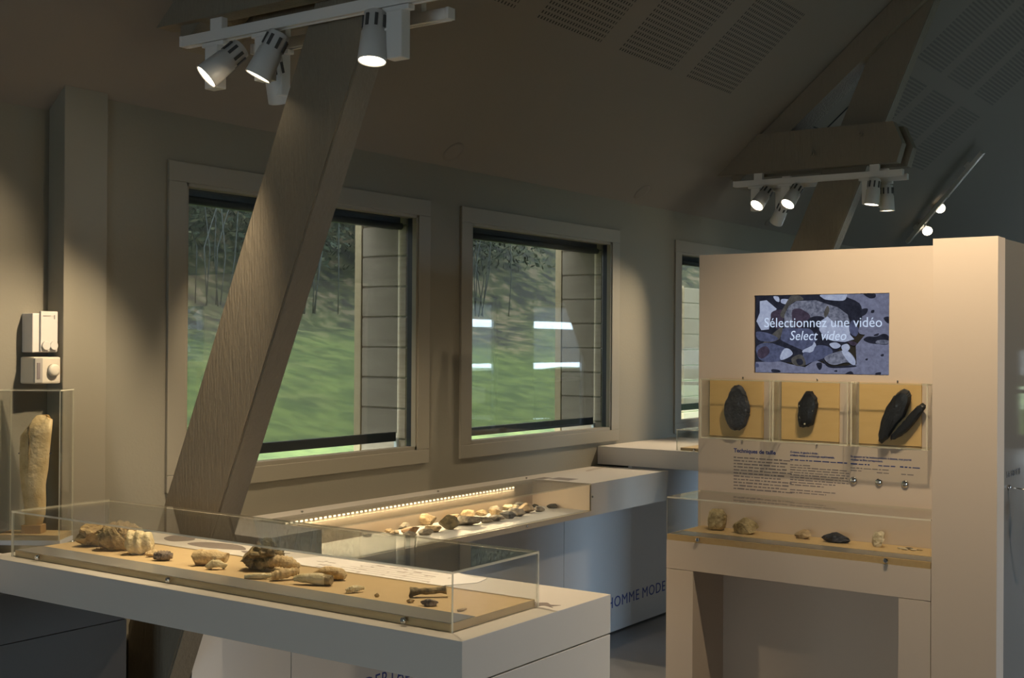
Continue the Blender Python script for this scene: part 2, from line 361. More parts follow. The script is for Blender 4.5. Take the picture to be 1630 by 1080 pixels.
# windows of the window wall
def window(k, a, b):
    w = thing('window_%d' % k, None, None, ((a+b)/2, D, ZI), kind='structure')
    m = MB(); o = .0905; t0, t1, bz = ZT+.081, ZT, ZI-.069
    y0, y1 = D-.014, D
    m.box((a-o, y0, ZT), (b+o, y1, t0), .003); m.box((a-o, y0, bz), (b+o, y1, ZI), .003)
    m.box((a-o, y0, ZI), (a, y1, ZT), .003); m.box((b, y0, ZI), (b+o, y1, ZT), .003)
    m.build('window_frame', M['trim'], w)
    m = MB(); m.box((a, D-.006, ZI), (a+.014, D+.05, ZT)); m.box((b-.012, D-.006, ZI), (b, D+.02, ZT)); m.box((a, D-.006, ZT-.014), (b, D+.05, ZT)); m.box((a, D-.006, ZI), (b, D+.05, ZI+.018))
    m.build('window_sill', M['trim'], w)
    m = MB(); m.box((b-.012, D+.02, ZI+.018), (b, D+.049, ZT-.014)); m.build('jamb_seal', M['dark'], w)
    MB().box((a+.014, D+.05, ZI+.018), (b-.012, D+.056, ZT-.014)).build('pane', M['glass'], w)
    # planked cheek outside, on the far side of the opening
    m = MB(); m.box((b+.004, D+.14, .75), (b+.03, D+.358, 2.62)); ch = m.build('timber_cheek', M['plank'], w)
    m = MB(); n = 0; z = .76
    while z < 2.6:
        m.box((b-.008, D+.062, z), (b+.004, D+.352, z+.143), .003); z += .153
    m.build('plank_cladding', M['plank'], ch)
    MB().box((b-.014, D+.356, .74), (b+.04, D+.40, 2.63), .003).build('corner_post', M['plank_new'], ch)
    MB().box((a-.02, D+.14, ZI-.15), (b+.02, D+.26, ZI-.11), .003).build('outer_sill', M['plank_new'], w)
    # outside roller blind
    bl = thing('roller_blind', ['dark outdoor roller blind of the window behind the leaning beam', 'dark outdoor roller blind of the middle window, beside the leaning beam', 'dark outdoor roller blind of the window half hidden by the screen kiosk', 'dark outdoor roller blind hidden behind the kiosk'][k-1], 'blind', ((a+b)/2, D+.12, ZT), group='outdoor roller blinds')
    zb = [1.205, 1.195, 1.235, 1.2][k-1]
    MB().box((a-.01, D+.08, ZT-.068), (b-.03, D+.137, ZT+.012), .008).build('cassette', M['dark'], bl)
    m = MB(); m.tube([(a, D+.09, ZT-.052), (b-.02, D+.09, ZT-.052)], .018, 12); m.build('roller_tube', M['dark'], bl)
    MB().box((a-.005, D+.108, zb+.04), (b-.016, D+.1095, ZT-.06)).build('screen', M['screen_mesh'], bl)
    MB().box((a-.005, D+.1, zb), (b-.030, D+.118, zb+.047), .006).build('bottom_bar', M['dark'], bl)
    m = MB(); m.box((b-.030, D+.098, zb-.035), (b-.012, D+.116, zb+.012), .002); m.build('guide_clip', M['alu'], bl)
for k, (a, b) in enumerate(WIN): window(k+1, a, b)

# ------------------------------------------------------------------ outdoors
def ground_z(x, y):
    d = y-4.2
    z = .55+.02*d
    if d > 3.5: z += .21*(d-3.5)**1.02 if d < 9.5 else .21*(6.0**1.02)+.62*(d-9.5)
    z += .012*max(0, x-16)*max(0, min(d-3, 8))
    return z+.10*noise.noise(Vector((x*.45, y*.45, 0)))*(1 if d > 2 else .3)+(.35*noise.noise(Vector((x*.25, y*.25, 5))) if d > 9 else 0)
mb = MB(); NX, NY = 90, 60; g = []
for i in range(NX+1):
    row = []
    for j in range(NY+1):
        x = -6+66*i/NX; y = 4.1+(j/NY)**1.5*46
        row.append(mb.bm.verts.new((x, y, ground_z(x, y))))
    g.append(row)
for i in range(NX):
    for j in range(NY): mb._f((g[i][j], g[i+1][j], g[i+1][j+1], g[i][j+1]), 0, True)
struct(mb.build('ground', M['hill']))
struct(wbox((-60, -60, -.35), (80, YB-.3, -.15)).build('ground', mat('pale_yard', (.22, .25, .2), .9)))
mb = MB(); rnd = random.Random(4)
for i in range(500):
    x = rnd.uniform(3.6, 9.5); y = rnd.uniform(4.3, 5.6)*1.0; s = rnd.uniform(.012, .035)
    X = Matrix.Translation((x, y, ground_z(x, y)+s*.3)) @ Matrix.Rotation(rnd.random()*3, 4, 'Z') @ Matrix.Diagonal((1, .8, .5, 1))
    mb.lathe([(s*.55, -s), (s, 0), (s*.5, s)], X, 6)
o = mb.build('gravel_strip', M['gravel']); tag(o, 'pale gravel strip on the ground outside the window behind the leaning beam', 'gravel', kind='stuff')
def foliage(b, rn, x, y, r, h, n, lo, hi):
    z0 = ground_z(x, y)
    for k in range(n):
        a = rn.uniform(0, 6.28); q = rn.random()**.5; zz = rn.random()
        rr = r*q*math.sqrt(max(.05, 1-(zz*1.1-.35)**2)); c = Vector((x+rr*math.cos(a), y+rr*math.sin(a), z0+zz*h))
        s = rn.uniform(lo, hi); u = Vector((rn.uniform(-1, 1), rn.uniform(-1, 1), rn.uniform(-1, 1))).normalized(); v = u.orthogonal().normalized()
        b._f([b.bm.verts.new(c+p) for p in (u*s, v*s*.5, -u*s, -v*s*.5)], 1 if rn.random() < .25 else 0)
def branches(b, rn, x, y, r, h, n):
    z0 = ground_z(x, y)
    for k in range(n):
        a = rn.uniform(0, 6.28); e = rn.uniform(.3, 1.1)*r; p = Vector((x+rn.uniform(-.5, .5)*r, y-rn.uniform(.2, .9)*r, z0-.1)); pts = [p]
        for j in range(1, 7): pts.append(p+Vector((e*1.6*math.cos(a)*(j/6)**1.8+rn.uniform(-.14, .14), -abs(e*math.sin(a))*.4*(j/6), h*rn.uniform(.9, 1.1)*j/6)))
        b.tube(pts, [.009, .009, .008, .007, .006, .005, .003], 5)
struct(MB().prism([(XE+.4, -.2), (XE+.6, .62), (XE+9, 1.05), (XE+9, -.2)], 1, -12, 0).build('ground', M['hill']))
rn = random.Random(11); b = MB()
for x, y, r, h in ((11.2, 15.2, 2.0, 4.2), (13.4, 15.0, 2.0, 3.9), (15.6, 15.6, 2.2, 4.6), (17.6, 15.2, 2.2, 4.4), (19.8, 15.0, 2.0, 4.2), (21.8, 16.2, 2.0, 4.0)): foliage(b, rn, x, y, r, h, 7000, .03, .08)
tag(b.build('thicket', [M['leaf'], M['leaf2']]), 'dark thicket at the top of the bank seen through the window behind the leaning beam', 'bushes', kind='stuff')
b = MB()
for x in (11, 12.2, 13.4, 16.8, 18.2): branches(b, rn, x, 14.0, 1.2, 4.4, 9)
tag(b.build('branches', M['bark']), 'bare grey branches in front of the dark thicket', 'branches', kind='stuff')
def shrub(x, y, r, h, n, m, label, seed):
    rn = random.Random(seed); t = thing('shrub', label, 'shrub', (x, y, ground_z(x, y)), group='shrubs on the slope outside')
    b = MB(); branches(b, rn, x, y, r, h*.6, 4); b.build('stem', M['bark'], t)
    b = MB(); foliage(b, rn, x, y, r, h, n, .03, .08); o = b.build('foliage', [m, M['leaf']], t); o['kind'] = 'stuff'
for i, q in enumerate(((26.0, 14.4, 1.0, 1.5, 3000, 'leaf2', 'low olive shrub on the slope, left in the middle window'), (27.6, 17.0, 1.4, 2.2, 4000, 'leaf2', 'olive shrub high on the slope, centre of the middle window'), (31.0, 16.0, 1.2, 1.8, 3000, 'leaf2', 'olive shrub on the slope beside the planked cheek of the middle window'))):
    shrub(*q[:5], M[q[5]], q[6], i)
t = thing('wood_screen', 'pale planked outdoor screen seen through the window beside the kiosk', 'fence', (12.0, 6.05, .6))
m = MB(); z = .5
while z < 2.25: m.box((11.76, 6.0, z), (12.6, 6.03, z+.157), .004); z += .165
m.build('plank_cladding', M['plank_new'], t)
MB().box((11.72, 6.03, .4), (11.8, 6.1, 2.33)).build('post', M['plank_new'], t)
MB().box((12.52, 6.03, .4), (12.6, 6.1, 2.33)).build('post', M['plank_new'], t)

# ------------------------------------------------------------------ timber trusses
def truss(x, label):
    t = thing('timber_truss', label, 'truss', (x+.09, 3.87, 0), group='painted timber trusses')
    xl, xr = x+.09, x+.205
    ly = lambda z: 3.439-.4283*(z-1.69); cy = lambda z: 3.14-.4205*(z-1.69)
    zt1 = 3.74; zt2 = 4.12
    m = MB(); m.prism([(cy(.003), .003), (3.893, .003), (3.893, 1.69-(3.893-3.439)/.4283), (ly(zt1), zt1), (cy(zt2), zt2)], 0, xl, xr)
    es = [e for e in m.bm.edges if abs(e.verts[0].co.x-e.verts[1].co.x) < 1e-5 and e.calc_length() > 1]
    bmesh.ops.bevel(m.bm, geom=es, offset=.006, segments=2, affect='EDGES')
    m.build('leg', M['beam'], t)
    for xa in (x, x+.215):
        m = MB(); m.prism([(D-(2.835-ZC)/SL, 2.835), (D-(3.09-ZC)/SL, 3.09), (2.465, 3.09), (2.405, 2.95), (2.44, 2.835)], 0, xa, xa+.08)
        m.build('collar_beam', M['beam'], t)
    m = MB(); m.prism([(3.55, ceil_z(3.55)-.005), (3.55, ceil_z(3.55)-.17), (1.6, ceil_z(1.6)-.21), (1.6, ceil_z(1.6)-.005)], 0, xl-.06, xr+.06)
    m.build('rafter', M['beam'], t)
    for y, z in ((2.98, 2.93), (2.67, 3.03)):
        X = frame((x, y, z), (0, 1, 0), (0, 0, 1)); X = X @ Matrix.Rotation(R_(180), 4, 'Y')
        m = MB(); m.lathe([(.026, 0), (.026, .006), (.020, .006), (.020, .02), (.010, .02), (.010, .034)], X, 6, smooth=False); m.build('bolt', M['beam'], t)
truss(2.95, 'big leaning timber truss leg in front of the nearest window')
truss(7.62, 'timber truss with collar beam above the screen kiosk')

# ------------------------------------------------------------------ tracks and spotlights
def track(p0, p1, up, label, name='lighting_track', brackets=(.15, .85), bh=.03):
    p0, p1, up = Vector(p0), Vector(p1), Vector(up).normalized(); L = (p1-p0).length
    X = frame(p0, (p1-p0), up.cross((p1-p0).normalized()))     # local x along, z = up
    t = thing(name, label, 'track light', tuple(p0))
    m = MB(); m.box((0, -.018, -.017), (L, .018, .017), .002, X=X)
    m.box((0, -.018, -.021), (L, -.010, -.017), X=X); m.box((0, .010, -.021), (L, .018, -.017), X=X); m.build('rail', M['white'], t)
    for e in (-.012, L): MB().box((e, -.019, -.02), (e+.012, .019, .018), .002, X=X).build('end_cap', M['white'], t)
    for f in brackets: MB().box((L*f-.03, -.014, .017), (L*f+.03, .014, .017+bh), .002, X=X).build('bracket', M['white'], t)
    return t
def lamp_light(parent, name, p, d, watts, size, blend=.6, col=(1, .80, .55)):
    l = bpy.data.lights.new(name, 'SPOT'); l.energy = watts; l.color = col; l.spot_size = R_(size); l.spot_blend = blend; l.shadow_soft_size = .03
    o = bpy.data.objects.new(name, l); COL.objects.link(o); o.parent = parent
    wm = Matrix.Translation(p) @ d.to_track_quat('-Z', 'Y').to_matrix().to_4x4()
    o.matrix_local = W[parent].inverted() @ wm
def spotlight(px, py, pz, head, d, label, watts=60, size=60, side=1, boxz=.15, lit=True, grp='white track spotlights'):
    """px,py,pz: point on the underside of the rail; head: centre of the lamp head; d: aim"""
    d = Vector(d).normalized(); hc = Vector(head)
    t = thing('spotlight', label, 'spotlight', (px, py, pz), group=grp)
    MB().box((px-.016, py-.055, pz-.016), (px+.016, py+.055, pz), .002).build('track_adapter', M['white'], t)
    MB().box((px-.022, py-.032, pz-.016-boxz), (px+.022, py+.032, pz-.014), .004).build('driver_box', M['white'], t)
    q = d.to_track_quat('Z', 'Y').to_matrix().to_4x4(); X = Matrix.Translation(hc) @ q
    m = MB(); m.lathe([(.030, -.088), (.036, -.084), (.038, -.02), (.041, -.018), (.046, .074), (.046, .078), (.043, .078), (.041, .068)], X, 28); m.build('lamp_head', M['white'], t)
    m = MB()
    for k in range(8):
        a = k*math.pi/4+.3; m.box((.0355, -.005, -.07), (.041, .005, -.03), X=X @ Matrix.Rotation(a, 4, 'Z'))
    m.build('cooling_slot', M['slot'], t)
    m = MB(); m.lathe([(.0, .0745), (.0425, .0745)], X, 28, cap=False); m.build('lens', M['lens'] if lit else M['white'], t)
    m = MB(); m.tube([(px, py, pz-.05), tuple((Vector((px, py, pz-.05))+hc)/2), tuple(hc-d*.03)], .009, 8); m.build('pivot_arm', M['white'], t)
    if lit: lamp_light(t, 'lamp', hc+d*.085, d, watts, size)
ZR = 2.752
track((2.985, 3.53, 2.775), (2.985, 2.36, 2.775), (0, 0, 1), 'white lighting track under the near face of the nearest collar beam', bh=.043)
track((3.205, 3.40, 2.775), (3.205, 2.50, 2.775), (0, 0, 1), 'white lighting track behind the leaning beam, with its end out to the right', bh=.043)
spotlight(2.985, 3.37, ZR, (2.925, 3.265, 2.655), (-.60, .41, -.68), 'white spotlight tilted toward the viewer, leftmost under the nearest beam', 28, 70)
spotlight(2.985, 3.12, ZR, (2.94, 3.06, 2.655), (-.26, .34, -.86), 'white spotlight tilted left, its glowing lens seen edge-on, second under the nearest beam', 115, 72)
spotlight(3.205, 3.275, ZR, (3.20, 3.285, 2.645), (.42, .15, -.90), 'white spotlight with dark grille hanging lowest beside the leaning beam', 90, 80)
spotlight(2.985, 2.53, ZR, (2.95, 2.60, 2.655), (-.17, -.06, -1), 'white spotlight pointing straight down in front of the leaning beam', 110, 74)
track((7.655, 3.53, 2.775), (7.655, 2.42, 2.775), (0, 0, 1), 'white lighting track under the collar beam above the kiosk', bh=.043)
track((7.875, 3.40, 2.775), (7.875, 2.46, 2.775), (0, 0, 1), 'white lighting track behind the collar beam above the kiosk', bh=.043)
spotlight(7.655, 3.38, ZR, (7.59, 3.31, 2.665), (-.66, .22, -.72), 'bright white spotlight leftmost under the beam above the kiosk', 75, 60)
spotlight(7.655, 3.17, ZR, (7.59, 3.10, 2.665), (-.60, .20, -.75), 'bright white spotlight second from the left under the beam above the kiosk', 70, 66)
spotlight(7.875, 3.30, ZR, (7.89, 3.31, 2.59), (.35, .55, -.75), 'white spotlight turned away, lowest under the beam above the kiosk', 60, 70)
spotlight(7.655, 2.63, ZR, (7.62, 2.585, 2.655), (-.08, .10, -1), 'white spotlight pointing down, right of the slanted leg above the kiosk', 60, 66)
spotlight(7.875, 2.60, ZR, (7.86, 2.575, 2.64), (.05, .0, -1), 'white spotlight pointing down, rightmost under the beam above the kiosk', 60, 66)
# far track on the slope, two small lamps
nrm = Vector((0, SL, 1)).normalized()
track((11.97, 3.72, ceil_z(3.72)-.06), (11.43, 2.90, ceil_z(2.90)-.06), (0, SL, 1), 'long white lighting track slanting up the far ceiling', bh=.03)
def small_spot(b, c, d, label):
    b, c, d = Vector(b), Vector(c), Vector(d).normalized()
    t = thing('spotlight', label, 'spotlight', tuple(b), group='small spotlights on the far track')
    m = MB(); m.tube([b, (b+c)/2+Vector((0, 0, .01)), c], .012, 8); m.build('pivot_arm', M['white'], t)
    X = Matrix.Translation(c) @ d.to_track_quat('Z', 'Y').to_matrix().to_4x4()
    m = MB(); m.lathe([(.030, -.07), (.042, -.06), (.050, .05), (.050, .058), (.046, .058)], X, 24); m.build('lamp_head', M['white'], t)
    m = MB(); m.lathe([(0, .0595), (.0445, .0595)], X, 24, cap=False); m.build('lens', M['lens'], t)
    lamp_light(t, 'lamp', c+d*.07, d, 60, 60)
small_spot((11.84, 3.52, ceil_z(3.52)-.09), (12.0, 3.55, 2.83), (-.80, -.38, -.48), 'small lit spotlight at the low end of the far ceiling track')
small_spot((11.66, 3.25, ceil_z(3.25)-.09), (11.85, 3.39, 3.02), (-.80, -.42, -.45), 'small lit spotlight higher on the far ceiling track')
# unseen lamps inferred above the frame, on an added suspended track in front of the kiosk and over the tables
track((3.85, 1.75, 3.22), (3.85, .2, 3.22), (0, 0, 1), 'suspended lighting track above the top of the photo, in front of the kiosk', bh=1.2)
spotlight(3.85, 1.25, 3.199, (3.87, 1.20, 3.09), (.42, .14, -.90), 'spotlight above the top of the photo, aimed at the kiosk', 112, 88, boxz=.1)
spotlight(3.85, 1.55, 3.199, (3.87, 1.53, 3.09), (.62, -.12, -.62), 'second spotlight above the top of the photo, aimed at the kiosk pillar', 60, 70, boxz=.1)
spotlight(3.85, .35, 3.199, (3.83, .35, 3.09), (-.42, .60, -.95), 'third spotlight above the top of the photo, aimed at the end of the near table', 110, 60, boxz=.1)
track((5.05, .0, 3.22), (5.05, -1.1, 3.22), (0, 0, 1), 'short suspended lighting track right of the photo, beside the kiosk', bh=1.4)  # track and lamp added to warm the kiosk side
spotlight(5.05, -.6, 3.199, (5.05, -.57, 3.09), (-.05, .8, -.85), 'spotlight right of the photo, aimed at the side of the kiosk', 120, 80, boxz=.1)
# recessed downlights near the wall
for x, y, s in ((4.97, 3.84, 'above the gap left of the middle window'), (6.93, 3.84, 'above the right of the middle window'), (8.98, 3.84, 'nearest the slanted leg above the kiosk')):
    z = ceil_z(y); X = frame((x, y, z-.003), (1, 0, 0), Vector((0, -1, SL)))
    t = thing('recessed_downlight', 'round flush ceiling light '+s, 'downlight', (x, y, z))
    m = MB(); m.lathe([(.045, 0), (.062, 0), (.062, .004), (.045, .006)], X @ Matrix.Rotation(R_(180), 4, 'X'), 24); m.build('rim', M['ceiling'], t)
    MB().lathe([(0, .001), (.045, .001)], X @ Matrix.Rotation(R_(180), 4, 'X'), 24, cap=False).build('lens', M['grey_plastic'], t)
# hatch in the ceiling beyond the second truss
t = thing('ceiling_hatch', 'square access hatch joint in the ceiling behind the second truss', 'hatch', (8.25, 3.0, ceil_z(3.0)))
m = MB()
def cbar(x0, y0, x1, y1, w=.006):
    a = Vector((x0, y0, ceil_z(y0)-.002)); b = Vector((x1, y1, ceil_z(y1)-.002)); m.tube([a, b], w, 4)
for seg in ((8.02, 3.21, 8.42, 3.21), (8.42, 3.21, 8.42, 2.70), (8.42, 2.70, 8.02, 2.70), (8.02, 2.70, 8.02, 3.21)): cbar(*seg)
m.build('hatch_frame', M['hatch'], t)

# ------------------------------------------------------------------ thermostats on the wall, far left
t = thing('thermostat', 'tall white control box on the wall, upper of the two', 'thermostat', (2.69, 3.99, 1.65))
MB().box((2.640, 3.925, 1.652), (2.742, 3.989, 1.792), .004).build('housing', M['plastic2'], t)
MB().box((2.668, 3.917, 1.655), (2.738, 3.927, 1.80), .003).build('cover_plate', M['plastic2'], t)
for x in (2.688, 2.720):
    m = MB(); m.lathe([(.0165, 0), (.0165, .006), (.015, .008)], frame((x, 3.9175, 1.676), (1, 0, 0), (0, 0, 1)), 20); m.build('dial', M['plastic2'], t)
MB().box((2.722, 3.9155, 1.772), (2.726, 3.918, 1.787)).build('indicator', M['grey_plastic'], t)
MB().box((2.678, 3.9155, 1.783), (2.708, 3.918, 1.785)).build('printed_line', M['grey_plastic'], t)
t = thing('thermostat', 'square ivory thermostat with a round dial, lower of the two', 'thermostat', (2.69, 3.99, 1.538))
MB().box((2.634, 3.905, 1.54), (2.743, 3.989, 1.636), .007).build('housing', M['plastic'], t)
MB().box((2.636, 3.902, 1.543), (2.668, 3.908, 1.633), .003).build('side_band', M['grey_plastic'], t)
m = MB(); m.lathe([(.023, 0), (.022, .012), (.014, .015), (0.001, .0155)], frame((2.710, 3.905, 1.588), (1, 0, 0), (0, 0, 1)), 28); m.build('dial', M['plastic'], t)
MB().box((2.644, 3.900, 1.558), (2.656, 3.903, 1.615)).build('vent', M['inkg'], t)

# ------------------------------------------------------------------ near display table
TX0, TX1, TY0, TY1, TZ = 2.334, 3.024, 1.768, 3.72, .99
t = thing('display_table', 'pale laminate display table in front, jutting out from the wall', 'table', (2.68, 1.9, 0))
m = MB(); m.box((TX0, TY0, TZ-.108), (TX1, TY1, TZ), .0015); m.build('tabletop', M['laminate'], t)
m = MB(); m.box((TX0+.0, TY0+.001, .02), (TX1, TY0+.06, TZ-.112), .0015); m.build('end_panel', M['laminate'], t)
def blob(pts, z, n=6):
    # smooth closed outline through points, a printed shape lying on a top
    out = []; k = len(pts)
    for i in range(k):
        p0, p1, p2, p3 = [Vector(pts[(i+j-1) % k]) for j in range(4)]
        for s in range(n):
            u = s/n; out.append(.5*((2*p1)+(p2-p0)*u+(2*p0-5*p1+4*p2-p3)*u*u+(3*p1-p0-3*p2+p3)*u**3))
    return out
def printed(pts, z, parent, material, name='printed_silhouette'):
    m = MB(); o = blob(pts, z); m.prism([(p.x, p.y) for p in o], 2, z+.0002, z+.0007); return m.build(name, material, parent)
printed([(2.93, 3.56), (3.00, 3.58), (3.01, 3.50), (2.96, 3.44), (2.90, 3.48)], TZ, t, M['print'])
printed([(2.90, 3.40), (2.96, 3.37), (2.985, 3.24), (2.93, 3.14), (2.90, 3.20), (2.88, 3.30)], TZ, t, M['print'])
printed([(2.90, 3.13), (2.92, 3.10), (2.90, 3.03), (2.885, 2.95), (2.86, 2.92), (2.865, 3.02)], TZ, t, M['print'])
printed([(2.93, 3.06), (2.95, 3.02), (2.97, 2.97), (2.945, 2.985), (2.92, 3.02)], TZ, t, M['print'])
printed([(2.90, 2.78), (2.93, 2.73), (2.92, 2.68), (2.88, 2.70)], TZ, t, M['printL'])
printed([(2.81, 2.09), (2.83, 2.085), (2.835, 2.02), (2.83, 1.955), (2.81, 1.955), (2.808, 2.02)], TZ, t, M['printL'])
printed([(2.80, 1.94), (2.815, 1.925), (2.815, 1.89), (2.80, 1.872), (2.79, 1.90)], TZ, t, M['print'])
printed([(2.79, 1.875), (2.82, 1.85), (2.805, 1.825), (2.815, 1.80), (2.79, 1.815), (2.775, 1.80), (2.785, 1.835), (2.765, 1.85)], TZ, t, M['print'])
# printed plan lying on the top
t = thing('plan_sheet', 'white printed plan sheet lying on the near table behind the case', 'paper', (2.92, 2.45, TZ))
m = MB(); pts = [(2.80, 2.86), (2.88, 2.89), (2.985, 2.84), (3.005, 2.72), (3.002, 2.50), (3.018, 2.30), (2.99, 2.225), (3.0, 2.18), (2.93, 2.165), (2.79, 2.24), (2.785, 2.5)]
m.prism(pts, 2, TZ+.0008, TZ+.0022); m.build('sheet', M['paper'], t)
m = MB(); rn = random.Random(3)
for i in range(46):
    x = rn.uniform(2.80, 2.98); y = rn.uniform(2.26, 2.80); a = rn.choice((.006, .012, .03)); b = rn.choice((.004, .006, .010))
    m.box((x-b/2, y-a/2, TZ+.0022), (x+b/2, y+a/2, TZ+.0026))
for i in range(7): m.box((2.80+.026*i, 2.27+.01*i, TZ+.0022), (2.801+.026*i, 2.72-.02*i, TZ+.0026))
m.build('printed_marks', M['printL'], t)

# acrylic case on the near table
CX0, CX1, CY0, CY1, CZ = 2.384, 2.765, 1.838, 3.56, 1.139
t = thing('display_case', 'long low clear acrylic case on the near table', 'display case', (2.57, 2.7, TZ))
def cover(x0, y0, x1, y1, z0, z1, parent, th=.006, X=None, back=True, right=True, name='acrylic_cover', em=None):
    m = MB()
    m.pane((x0, y0, z1-th), (x1, y1, z1), X)
    m.pane((x0, y0, z0), (x0+th, y1, z1-th), X)
    if right: m.pane((x1-th, y0, z0), (x1, y1, z1-th), X)
    m.pane((x0+th, y0, z0), (x1-th, y0+th, z1-th), X)
    if back: m.pane((x0+th, y1-th, z0), (x1-th, y1, z1-th), X)
    return m.build(name, [M['acrylic'], em or M['edge2']], parent)
cover(CX0, CY0, CX1, CY1+.09, TZ, CZ, t)
MB().box((CX0+.008, CY0+.008, TZ), (CX1-.008, CY1+.08, TZ+.020), .001).build('base_board', M['board'], t)
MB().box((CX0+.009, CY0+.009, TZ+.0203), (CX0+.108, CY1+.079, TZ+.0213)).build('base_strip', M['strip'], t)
def fastener(p, dirv, parent, r=.008, L=.012):
    X = frame(p, Vector(dirv).orthogonal(), Vector(dirv).cross(Vector(dirv).orthogonal()))
    m = MB(); m.lathe([(r*.6, 0), (r*.6, L*.3), (r, L*.3), (r, L*.8), (r*.7, L)], X, 14); return m.build('fastener', M['chrome'], parent)
for y in (3.50, 2.87, 1.985): fastener((CX0, y, TZ+.013), (-1, 0, 0), t)
fastener((2.62, CY1+.09, TZ+.013), (0, 1, 0), t)

# ---- stones, bones and teeth
CR = -55.06            # direction across the view, seen from above
def rock(name, x, y, z, w, d, h, m, label, cat, seed, rz=CR, amp=.28, freq=1.5, cuts=5, sub=4, smooth=True, group=None, sink=.0, tilt=(0, 0)):
    bm = bmesh.new(); bmesh.ops.create_icosphere(bm, subdivisions=sub, radius=1); rn = random.Random(seed); off = Vector((seed*3.1, seed*1.7, 2))
    pl = []
    for i in range(cuts+3):
        n = Vector((rn.uniform(-1, 1), rn.uniform(-1, 1), rn.uniform(-.4, 1))).normalized(); pl.append((n, rn.uniform(.5, .82)))
    for v in bm.verts:
        c = v.co.copy(); c *= 1+amp*noise.noise(c*freq+off)+amp*.35*noise.noise(c*freq*2.7+off)
        for n, k in pl:
            e = c.dot(n)-k
            if e > 0: c -= n*e
        v.co = c*(1+.05*noise.noise(c*6+off)+.025*noise.noise(c*14+off))
    T = Matrix.Rotation(R_(tilt[0]), 4, 'X') @ Matrix.Rotation(R_(tilt[1]), 4, 'Y')
    bm.transform(Matrix.Diagonal((w/2, d/2, h/2, 1))); bm.transform(T)
    zs = sorted(v.co.z for v in bm.verts); z0 = zs[0]+(zs[-1]-zs[0])*.10
    for v in bm.verts:
        if v.co.z < z0: v.co.z = z0
    bm.transform(Matrix.Translation((0, 0, -z0)))
    for f in bm.faces: f.smooth = smooth
    me = bpy.data.meshes.new(name); bm.to_mesh(me); bm.free(); me.materials.append(m); me.set_sharp_from_angle(angle=R_(24))
    o = bpy.data.objects.new(name, me); COL.objects.link(o); o.location = (x, y, z-sink); o.rotation_euler = (0, 0, R_(rz)); return tag(o, label, cat, group)
def curved(name, x, y, z, pts, rad, m, label, cat, rz=CR, squash=1.0, m2=None, ridges=0, group=None, wob=.12, seed=0, n=14):
    """a tooth or bone: a curved tapering body given as a spine in local coordinates"""
    P = [Vector(p) for p in pts]; k = 26; sp = []; rr = []
    for i in range(k+1):
        f = i/k*(len(P)-1); a = min(int(f), len(P)-2); u = f-a; s = u*u*(3-2*u)
        p0, p1, p2, p3 = P[max(a-1, 0)], P[a], P[a+1], P[min(a+2, len(P)-1)]
        sp.append(.5*((2*p1)+(p2-p0)*u+(2*p0-5*p1+4*p2-p3)*u*u+(3*p1-p0-3*p2+p3)*u**3)); rr.append(rad[a]*(1-s)+rad[a+1]*s)
    b = MB(); b.tube(sp, rr, n, squash=squash)
    off = Vector((seed*2.3, seed, 1)); R = max(rad)
    for v in b.bm.verts:
        c = v.co; dlt = wob*R*noise.noise(c/R*.9+off)
        if ridges:
            j = min(range(len(sp)), key=lambda q: (sp[q]-c).length); out = (c-sp[j]); L = out.length
            if L > 1e-6: c += out/L*(R*.10*math.sin(j*ridges))
        v.co = c+Vector((dlt, dlt*.6, dlt*.5))
    z0 = min(v.co.z for v in b.bm.verts); b.bm.transform(Matrix.Translation((0, 0, -z0)))
    mats = [m]
    if m2:
        mats.append(m2); xs = [v.co.x for v in b.bm.verts]; lim = max(xs)-(max(xs)-min(xs))*.22
        for f in b.bm.faces:
            if f.calc_center_median().x > lim: f.material_index = 1
    bmesh.ops.recalc_face_normals(b.bm, faces=b.bm.faces)
    me = bpy.data.meshes.new(name); b.bm.to_mesh(me); b.bm.free()
    for q in mats: me.materials.append(q)
    o = bpy.data.objects.new(name, me); COL.objects.link(o); o.location = (x, y, z); o.rotation_euler = (0, 0, R_(rz)); return tag(o, label, cat, group)
def molar(name, x, y, z, w, d, h, n, m, label, cat, rz=CR, lean=0, seed=0):
    """a grinding tooth: a row of parallel ridges fused into one block"""
    b = MB(); bm = b.bm; bmesh.ops.create_icosphere(bm, subdivisions=4, radius=1); off = Vector((seed, 3, 1))
    for v in bm.verts:
        c = v.co; q = 1/max((abs(c.x)**3+abs(c.y)**3+abs(c.z)**3)**(1/3), 1e-6)*.5+.5; c *= q
        rid = .20*math.sin((c.x+lean*c.z)*n*math.pi)*(1 if c.z > -.6 else .4); c *= 1+rid*.8+.10*noise.noise(c*1.6+off)
        v.co = c
    bm.transform(Matrix.Diagonal((w/2, d/2, h/2, 1))); z0 = min(v.co.z for v in bm.verts)*.9
    for v in bm.verts: v.co.z = max(v.co.z, z0)-z0
    for f in bm.faces: f.smooth = True
    me = bpy.data.meshes.new(name); bm.to_mesh(me); bm.free(); me.materials.append(m)
    o = bpy.data.objects.new(name, me); COL.objects.link(o); o.location = (x, y, z); o.rotation_euler = (0, 0, R_(rz)); return tag(o, label, cat)
BZ = TZ+.0205
rock('fossil_bone', 2.605, 3.515, BZ, .125, .10, .072, M['bone_brown'], 'rounded ochre fossil with a broken pitted face, leftmost in the near case', 'fossil', 3, amp=.34, cuts=-1, freq=1.8)
molar('mammoth_molar', 2.60, 3.388, BZ, .115, .085, .092, 6, M['bone_brown'], 'ribbed molar with slanting ridges and dark roots, second in the near case', 'tooth', lean=.7, seed=2)
